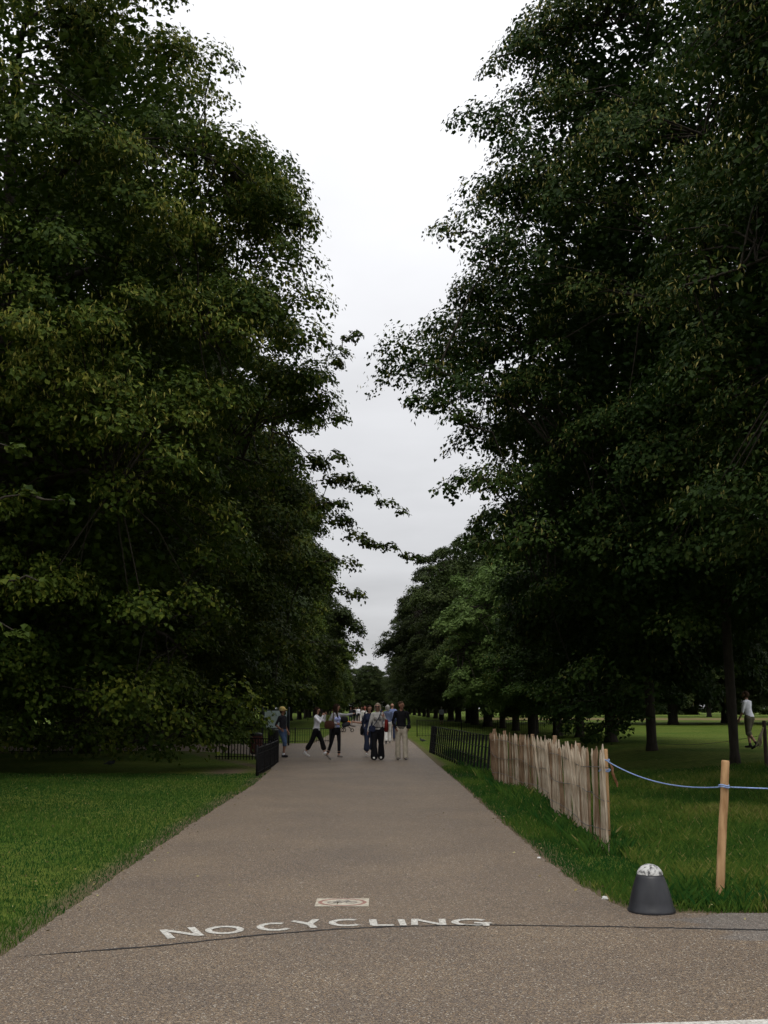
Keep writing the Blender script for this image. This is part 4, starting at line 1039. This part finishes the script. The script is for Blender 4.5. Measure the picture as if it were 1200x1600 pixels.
# 1. yellow cap
L1 = p2g(441, 1184)
w1 = person('person in yellow cap, dark shirt and denim shorts leaning at the curved railing', L1, -2.05, 1.62, C_char, C_denim, S_dark, M_skin2, 'short', .16, 1.12, 1.1, 1.05,
            legR=((.02, .42, -1), (0, -.10, -1)), legL=((0, .10, -1), (0, -.15, -1)), armR=((.22, -.42, -1), (-.05, .75, -.55)), armL=((-.2, -.1, -1), (.05, .5, -.8)), yaw=.55, lean=-.06, sock=C_white, hair=H_mid)
M_ycap = mat('yellow_cap', (.62, .44, .12), .8, .15, 10, rgb2=(.75, .60, .28))
hp = w1['hp']; cm = fuse([(tuple(hp(0, -.02, .065)), tuple(hp(0, .012, .065)), .098, .094, .95, Vector((1, 0, 0)), 0), (tuple(hp(-.03, .09, .055)), tuple(hp(.03, .09, .055)), .045, .045, .35, Vector((0, 0, 1)), 0), (tuple(hp(0, .12, .05)), tuple(hp(0, .14, .045)), .04, .035, .3, Vector((0, 0, 1)), 0)], .011, 'cap', 2)
cm.materials.append(M_ycap); link('cap', cm, None, w1['root'])
# 2. photographer in white
w2 = person('woman in white jacket and black cropped trousers raising a camera to her eye', p2g(494, 1183), -1.75, 1.62, C_white, C_black, S_white, M_skin, 'long', .55, 1.25, 1.25, 1.0, True,
            legR=((.0, -.42, -1), (0, -.62, -1)), legL=((0, .50, -1), (0, .28, -1)), armR=((.35, .62, -.55), (-.42, .35, .95)), armL=((-.35, .75, -.45), (.45, .25, .9)), yaw=-.1, hair=H_brown, hairstyle='bob', sock=C_white, hem=.03)
c = at_(w2, w2['hp'](0, .15, .012)); cmr = empty('camera', c, w2['root'].rotation_euler.z); tag(cmr, 'small dark camera held up to the face of the woman in white', 'camera')
bm = bmesh.new(); box_bm(bm, (0, 0, 0), (.11, .03, .065)); link('body', bm_mesh('body', bm, bevel=.006), C_black, cmr)
bm = bmesh.new(); bmesh.ops.create_cone(bm, cap_ends=True, segments=16, radius1=.025, radius2=.022, depth=.03, matrix=Matrix.Translation((0, .03, 0)) @ Matrix.Rotation(math.pi / 2, 4, 'X')); link('lens', bm_mesh('lens', bm), S_dark, cmr)
# 3. pointing woman
w3 = person('long haired woman in grey cardigan pointing down the path', p2g(525, 1187), -2.35, 1.66, C_grey, C_black, S_grey, M_skin, 'long', .80, .95, .9, .95, True,
            legR=((.10, -.20, -1), (.12, -.35, -1)), legL=((.02, .12, -1), (0, .0, -1)), armR=((.32, -.35, -1), (-.5, .75, -.12)), armL=((-1, .12, -.02), (-1, .02, .16)), yaw=.9, hair=H_brown, hairstyle='long', hem=.0, inner=C_lilac)
bag('shoulder_bag', 'brown leather shoulder bag under the arm of the pointing woman', w3, (.25 * w3['s'], -.06, 1.02), (.13, .40, .26), B_brown, [(.24, -.2, 1.1), (.20, -.14, 1.3), (.15, -.02, 1.49), (.19, .08, 1.35), (.24, .10, 1.12)], rot=.25)
# 4. woman in navy behind
w6 = person('woman in navy top and cropped jeans holding out one open hand', p2g(579, 1185.5), 3.05, 1.62, C_navy, cloth('dark_denim', (.026, .034, .062)), S_white, M_skin, 'short', .62, 1.3, 1.45, 1.05, True,
            legR=((.0, .12, -1), (0, -.05, -1)), legL=((0, -.18, -1), (0, -.35, -1)), armR=((.42, .05, -1), (1, .35, .10)), armL=((-.2, 0, -1), (0, .3, -1)), yaw=.3, hair=H_brown, hairstyle='bob', hem=.10)
w6['root'].location.y += 1.0; w6['root'].location.x -= .05; w6['M'] = Matrix.Translation(w6['root'].location) @ Matrix.Rotation(3.05, 4, 'Z')
bag('handbag', 'black handbag at the hip of the woman in navy', w6, (.25, .05, .80), (.12, .30, .30), C_black, [(.25, -.05, .92), (.2, -.03, 1.2), (.12, -.02, 1.47), (.19, .06, 1.2), (.25, .12, .92)], .7)
# 5. woman in front
w5 = person('grey blond woman with sunglasses in pale cardigan and long black trousers', p2g(590, 1188), math.pi - .05, 1.72, C_lgrey, C_black, S_white, M_skin, 'long', 1.0, 1.35, 1.75, 1.16, True,
            legR=((.02, .22, -1), (0, .05, -1)), legL=((-.03, -.08, -1), (0, -.22, -1)), armR=((.30, .02, -1), (.22, .12, -1)), armL=((-.42, -.1, -1), (.35, .75, .75)), yaw=-.1, hair=H_grey, hairstyle='bob', hem=.02, inner=C_taupe)
hp = w5['hp']; SG = Tubes()
for sx in (-1, 1): SG.add([tuple(hp(sx * .034 - .028, .090, .012)), tuple(hp(sx * .034 - .01, .103, .012)), tuple(hp(sx * .034 + .012, .103, .012)), tuple(hp(sx * .034 + .026, .092, .012))], [.012, .022, .022, .012], 8)
SG.add([tuple(hp(-.08, .03, .02)), tuple(hp(-.07, .085, .02)), tuple(hp(0, .108, .018)), tuple(hp(.07, .085, .02)), tuple(hp(.08, .03, .02))], .004, 5)
link('sunglasses', SG.mesh('sunglasses'), S_dark, w5['root'])
bag('red_shoulder_bag', 'dark red shoulder bag at the side of the grey blond woman', w5, (-.28, .04, 1.02), (.13, .30, .40), B_red, [(-.27, -.06, 1.16), (-.22, -.05, 1.34), (-.15, 0, 1.47), (-.20, .09, 1.34), (-.27, .12, 1.16)], .6, -.1)
bag('crossbody_bag', 'navy crossbody pouch slung in front of the grey blond woman', w5, (.17, .13, .93), (.24, .10, .20), C_navy, [(.15, .17, .98), (.05, .21, 1.12), (-.05, .21, 1.27), (-.11, .10, 1.44), (-.12, 0, 1.475)], .6)
# 6. man in black jumper
w7 = person('man in black jumper and beige trousers looking towards the women', p2g(627, 1187.5), math.pi + .05, 1.80, C_black, C_beige, S_grey, M_skin2, 'long', 1.0, 1.18, 1.45, 1.02, False,
            legR=((.02, .05, -1), (0, -.12, -1)), legL=((-.06, .14, -1), (-.02, .02, -1)), armR=((.26, -.18, -1), (-.28, .55, -.62)), armL=((-.24, -.1, -1), (.10, .65, -.55)), yaw=.75, nod=-.08, hair=H_mid, hem=.02, inner=None)
bag('camera_bag', 'small black camera bag in the hand of the man in black jumper', w7, (-.22, .24, 1.02), (.16, .10, .13), C_black, [(-.2, .22, 1.08), (-.2, .15, 1.25), (-.14, .02, 1.50), (-.17, -.05, 1.40)], .6)
# 7. pair walking away
w8 = person('grey haired person in blue grey top and white trousers walking away', p2g(606, 1163), .05, 1.68, cloth('blue_grey_top', (.09, .11, .18)), C_white2, S_dark, M_skin, 'long', .95, 1.2, 1.2, 1.05, True, legR=((0, .2, -1), (0, .0, -1)), legL=((0, -.2, -1), (0, -.4, -1)), hair=H_silver, hairstyle='bob', voxel=.016, hem=.05)
w9 = person('bald headed man in blue shirt and dark trousers walking away', p2g(613, 1158), -.05, 1.76, C_blue, C_navy, S_dark, M_skin, 'long', 1, 1.15, 1.2, 1.08, False, legR=((0, -.15, -1), (0, -.35, -1)), legL=((0, .2, -1), (0, .05, -1)), voxel=.016, hair=None)
# 8. man in white on the right lawn
L11 = p2g(1174, 1171)
w11 = person('man in white shirt and khaki shorts walking with head bowed on the right lawn', L11, .75, 1.78, C_white, C_khaki, S_dark, M_skin, 'short', .12, 1.3, 1.15, 1.04, False,
             legR=((.0, .30, -1), (0, -.1, -1)), legL=((0, .05, -1), (0, -.75, -1)), armR=((.1, .1, -1), (0, .5, -1)), armL=((-.12, .15, -1), (0, .6, -1)), nod=-.75, lean=.12, hair=H_mid, sock=S_dark, hem=.05)
# 9. man in pale shirt far on the lawn
w10 = person('man in pale shirt and dark shorts standing far off on the right lawn', p2g(690, 1132.5), .1, 1.76, cloth('pale_shirt', (.42, .44, .50)), C_black, S_dark, M_skin, 'short', .0, 1.35, 1.1, 1.12, False, voxel=.02, hair=H_silver, detail=False)
# 10. far walkers
fw_ = [(553, 1129, 'far walker in black jacket left of the distant group', C_black, C_black, .2, H_brown), (556, 1127, 'far walker in grey top in the distant group on the path', C_lgrey, C_navy, 3.1, H_brown), (560, 1128, 'far walker in pale shirt and dark trousers striding towards the camera', C_white, C_black, 3.2, H_mid),
       (565, 1125, 'far walker in brown jacket at the path edge of the distant group', cloth('brown_jacket', (.10, .07, .05)), C_char, 3.0, H_mid), (548, 1131, 'far walker in dark coat at the left edge of the path', C_char, C_navy, 2.9, H_brown), (595, 1124, 'far walker in dark clothes behind the grey blond woman', C_navy, C_black, 3.1, H_mid),
       (618, 1126, 'far walker in dark top beside the bald man', C_char, C_denim, .1, H_brown)]
for i, (u, v, lb, tp_, bt, rz, hr) in enumerate(fw_):
    k = (-1) ** i
    person(lb, p2g(u, v), rz, 1.66 + .03 * (i % 4), tp_, bt, S_dark, M_skin, 'long', 1, 1.1, 1.1, 1.0, i % 2 == 0, legR=((0, .22 * k, -1), (0, .0, -1)), legL=((0, -.2 * k, -1), (0, -.35, -1)), voxel=.025, hair=hr, detail=False, group='far walkers on the path')
person('person with flushed face and pale open jacket behind the woman in navy', p2g(570, 1150), 3.1, 1.74, C_white2, C_navy, S_dark, mat('flushed_skin', (.40, .13, .10), .6, .1, 9), 'long', 1, 1.1, 1.1, 1.0, False, voxel=.018, hair=H_mid, inner=C_black)
# pushchair half hidden behind the pointing woman
pq = p2g(541, 1144); pc = empty('pushchair', (pq.x, pq.y, .006), -1.25); tag(pc, 'dark pushchair with orange blanket half hidden behind the pointing woman', 'pushchair')
C_orange = cloth('orange_blanket', (.45, .13, .03))
for x, y, r in ((-.24, -.25, .14), (.24, -.25, .14), (0, .42, .11)):
    T = Tubes(); T.add([(x, y + r * math.cos(a), r + .012 + r * math.sin(a)) for a in np.linspace(0, 6.283, 17)], .022, 6, False); wh = link('wheel', T.mesh('wheel'), C_black, pc)
T = Tubes()
for sx in (-1, 1): T.add([(sx * .22, -.25, .15), (sx * .2, .0, .5), (sx * .2, -.45, 1.02)], .014, 6); T.add([(sx * .2, 0, .5), (sx * .02, .42, .13)], .014, 6)
T.add([(-.2, -.45, 1.02), (.2, -.45, 1.02)], .016, 6); link('frame', T.mesh('frame'), S_dark, pc)
sb = superblob('seat', .22, .30, .16, .6); o = link('seat', sb, C_char, pc); o.location = (0, -.02, .52); o.rotation_euler = (.35, 0, 0)
o = link('hood', superblob('hood', .24, .26, .22, .7), C_black, pc); o.location = (0, -.16, .84)
o = link('blanket', superblob('blanket', .17, .20, .12, .7), C_orange, pc); o.location = (0, .10, .64)
o = link('footmuff', superblob('footmuff', .14, .26, .08, .7), S_grey, pc); o.location = (0, .40, .45); o.rotation_euler = (-.25, 0, 0)

# ------------------------------------------------------------------ birds, litter
M_bird = cloth('pigeon_feathers', (.05, .052, .06), .3)
def pigeon(p, rz, label):
    pr = [((0, -.06, .10), (0, .06, .115), .05, .048, .9, Vector((1, 0, 0)), 0), ((0, -.08, .10), (0, -.19, .075), .03, .012, 1, FW, 0), ((0, .08, .13), (0, .105, .185), .03, .022, 1, FW, 0), ((0, .105, .20), (0, .115, .20), .025, .022, 1, FW, 0), ((0, .135, .198), (0, .155, .19), .008, .003, 1, FW, 0)]
    for sx in (-1, 1): pr += [((sx * .022, .01, .07), (sx * .022, .01, .012), .008, .006, 1, FW, 0), ((sx * .022, .0, .008), (sx * .024, .03, .008), .006, .005, 1, FW, 0)]
    b = fuse(pr, .008, 'pigeon', 2); b.materials.append(M_bird); o = link('pigeon', b); o.location = (p.x, p.y, p.z + .003); o.rotation_euler = (0, 0, rz); tag(o, label, 'pigeon')
pigeon(p2g(660, 1160), 1.2, 'dark pigeon on the grass beside the right edge of the path')
pigeon(p2g(173, 1198), -1.3, 'dark bird on the shaded grass under the huge lime tree')
M_lit = mat('white_litter', (.60, .60, .58), .7, .15, 20)
def scrap(p, sx, sy, label, seed):
    g = random.Random(seed); bm = bmesh.new(); bmesh.ops.create_icosphere(bm, subdivisions=2, radius=1)
    for v in bm.verts: v.co = Vector((v.co.x * sx, v.co.y * sy, v.co.z * sx * .5)) * g.uniform(.7, 1.15)
    o = link('paper_scrap', bm_mesh('paper_scrap', bm), M_lit); o.location = (p.x, p.y, sx * .3 + .004); tag(o, label, 'litter')
scrap(p2g(842, 1342), .022, .02, 'crumpled white paper scrap on the path edge by the paling fence', 2)
scrap(p2g(946, 1406), .035, .014, 'flat white scrap on the path edge left of the bollard', 5)

# ------------------------------------------------------------------ grass blades, fallen leaves
M_grass = leaf_mat('grass_blades', [(0.0, (0.018, 0.072, 0.012)), (0.5, (0.066, 0.128, 0.018)), (0.85, (0.145, 0.175, 0.032)), (1.0, (0.26, 0.23, 0.09))], .3, 0)
def noise2(x, y, seed=0):
    return .5 + .25 * (np.sin(x * 1.7 + seed) * np.cos(y * 1.3 + 2 * seed) + np.sin(x * .63 + y * .9 + seed * 3) * .7 + np.sin(x * 4.1 - y * 3.3 + seed) * .35)
def grass(name, x0, x1, y0, y1, n, h0, h1, wid, bend, seed, tint0=.35, cond=None, edge=.0):
    g = np.random.default_rng(seed)
    # density falls with distance, as the blades do in view
    u = g.random(n); y = y0 * (y1 / y0) ** u; x = g.uniform(x0, x1, n)
    x = np.where(True, x, x)
    k = ~inside(x, y)
    if cond is not None: k &= cond(x, y)
    x, y = x[k], y[k]
    if edge:
        d = edge_dist(x, y); kk = (d > edge * g.random(len(d)) * 1.6); x, y = x[kk], y[kk]
    n = len(x); z = gz(x, y)
    pt = noise2(x, y, seed)
    h = (h0 + (h1 - h0) * g.random(n) ** 1.6) * (.55 + .9 * pt); az = g.uniform(0, 6.283, n); wd = wid * g.uniform(.6, 1.4, n) * np.maximum(1, y / 11)
    ln = bend * g.uniform(.2, 1, n) * h; la = g.uniform(0, 6.283, n)
    V = np.empty((n, 4, 3)); cx, sx = np.cos(az) * wd / 2, np.sin(az) * wd / 2
    V[:, 0] = np.stack([x - cx, y - sx, z - .01], 1); V[:, 1] = np.stack([x + cx, y + sx, z - .01], 1)
    mx_, my_ = x + .35 * ln * np.cos(la), y + .35 * ln * np.sin(la)
    V[:, 2] = np.stack([mx_ + cx * .8, my_ + sx * .8, z + .6 * h], 1)
    V[:, 3] = np.stack([x + ln * np.cos(la), y + ln * np.sin(la), z + h], 1)
    tint = np.clip(tint0 + .85 * (pt - .5) + g.normal(0, .14, n), 0, .9); dry = g.random(n) < .03; tint[dry] = g.uniform(.9, 1, dry.sum())
    o = link(name, mesh_np(name, V.reshape(-1, 3), np.arange(n * 4).reshape(n, 4), tint=tint), M_grass)
    return o
tag(grass('mown_grass', -9.5, -1.6, 6.2, 27, 170000, .018, .048, .0050, .8, 3, .11, lambda x, y: x > -.40 * y - .6), 'short mown green grass of the left lawn', 'grass', kind='stuff')
tag(grass('meadow_grass', 1.4, 9.5, 8.6, 26, 190000, .03, .13, .0042, .9, 5, .50, lambda x, y: (x < .39 * y + .6) & (x > 2.6 - .0 * y)), 'longer meadow grass on the right lawn behind the fence', 'grass', kind='stuff')
tag(grass('verge_grass', 1.2, 4.4, 8.6, 30, 110000, .02, .08, .0046, .8, 8, .20, lambda x, y: x < 3.2 + (y < 12.2) * 1.2, .05), 'dark green grass verge between the path and the fence', 'grass', kind='stuff')
fp = np.array(pale_pos) + np.array([NEARF.x, NEARF.y])
def near_fence(x, y):
    t = ((x - NEARF.x) * fdn.x + (y - NEARF.y) * fdn.y); d = np.abs((x - NEARF.x) * fn.x + (y - NEARF.y) * fn.y)
    return ((d < .30) & (t > -.4) & (t < FL + 14)) | (np.hypot(x - st_b.x, y - st_b.y) < .45)
tag(grass('tussock_grass', 1.4, 4.4, 8.9, 40, 60000, .06, .22, .0044, .9, 9, .22, near_fence), 'unmown tussocks of grass along the foot of the fence', 'grass', kind='stuff')
# fallen leaves and pale bracts on the lawn and along the path edges
g = np.random.default_rng(12); n = 6000
x = np.concatenate([g.uniform(-9, -1.5, n // 2), g.uniform(-3.2, 9, n // 2)]); y = 6.5 * (34 / 6.5) ** g.random(n)
d = edge_dist(x, y); ins = inside(x, y); rnd = g.random(n); kk = (~ins & (np.abs(x) < .42 * y) & (rnd < .22)) | (~ins & (d < .12)) | (ins & (d < .30 * rnd)) | (ins & (rnd < .03))
x, y, ins = x[kk], y[kk], ins[kk]; n = len(x); z = gz(x, y) + np.where(ins, .012, .045); az = g.uniform(0, 6.283, n); L = g.uniform(.012, .04, n); W = L * g.uniform(.3, .8, n)
c_, s_ = np.cos(az), np.sin(az); V = np.empty((n, 4, 3)); tz_ = g.uniform(-.012, .02, (n, 4))
for i, (a_, b_) in enumerate(((-1, 0), (0, -1), (1, 0), (0, 1))): V[:, i] = np.stack([x + c_ * L * a_ * .5 - s_ * W * b_ * .5, y + s_ * L * a_ * .5 + c_ * W * b_ * .5, z + np.abs(tz_[:, i])], 1)
M_fall = leaf_mat('fallen_leaves', [(0, (.05, .035, .02)), (.5, (.16, .12, .05)), (.8, (.26, .22, .08)), (1, (.42, .38, .20))], .2, 0)
tag(link('fallen_leaves', mesh_np('fallen_leaves', V.reshape(-1, 3), np.arange(n * 4).reshape(n, 4), tint=g.random(n)), M_fall), 'pale fallen leaves and bracts strewn over lawn and path edges', 'leaves', kind='stuff')
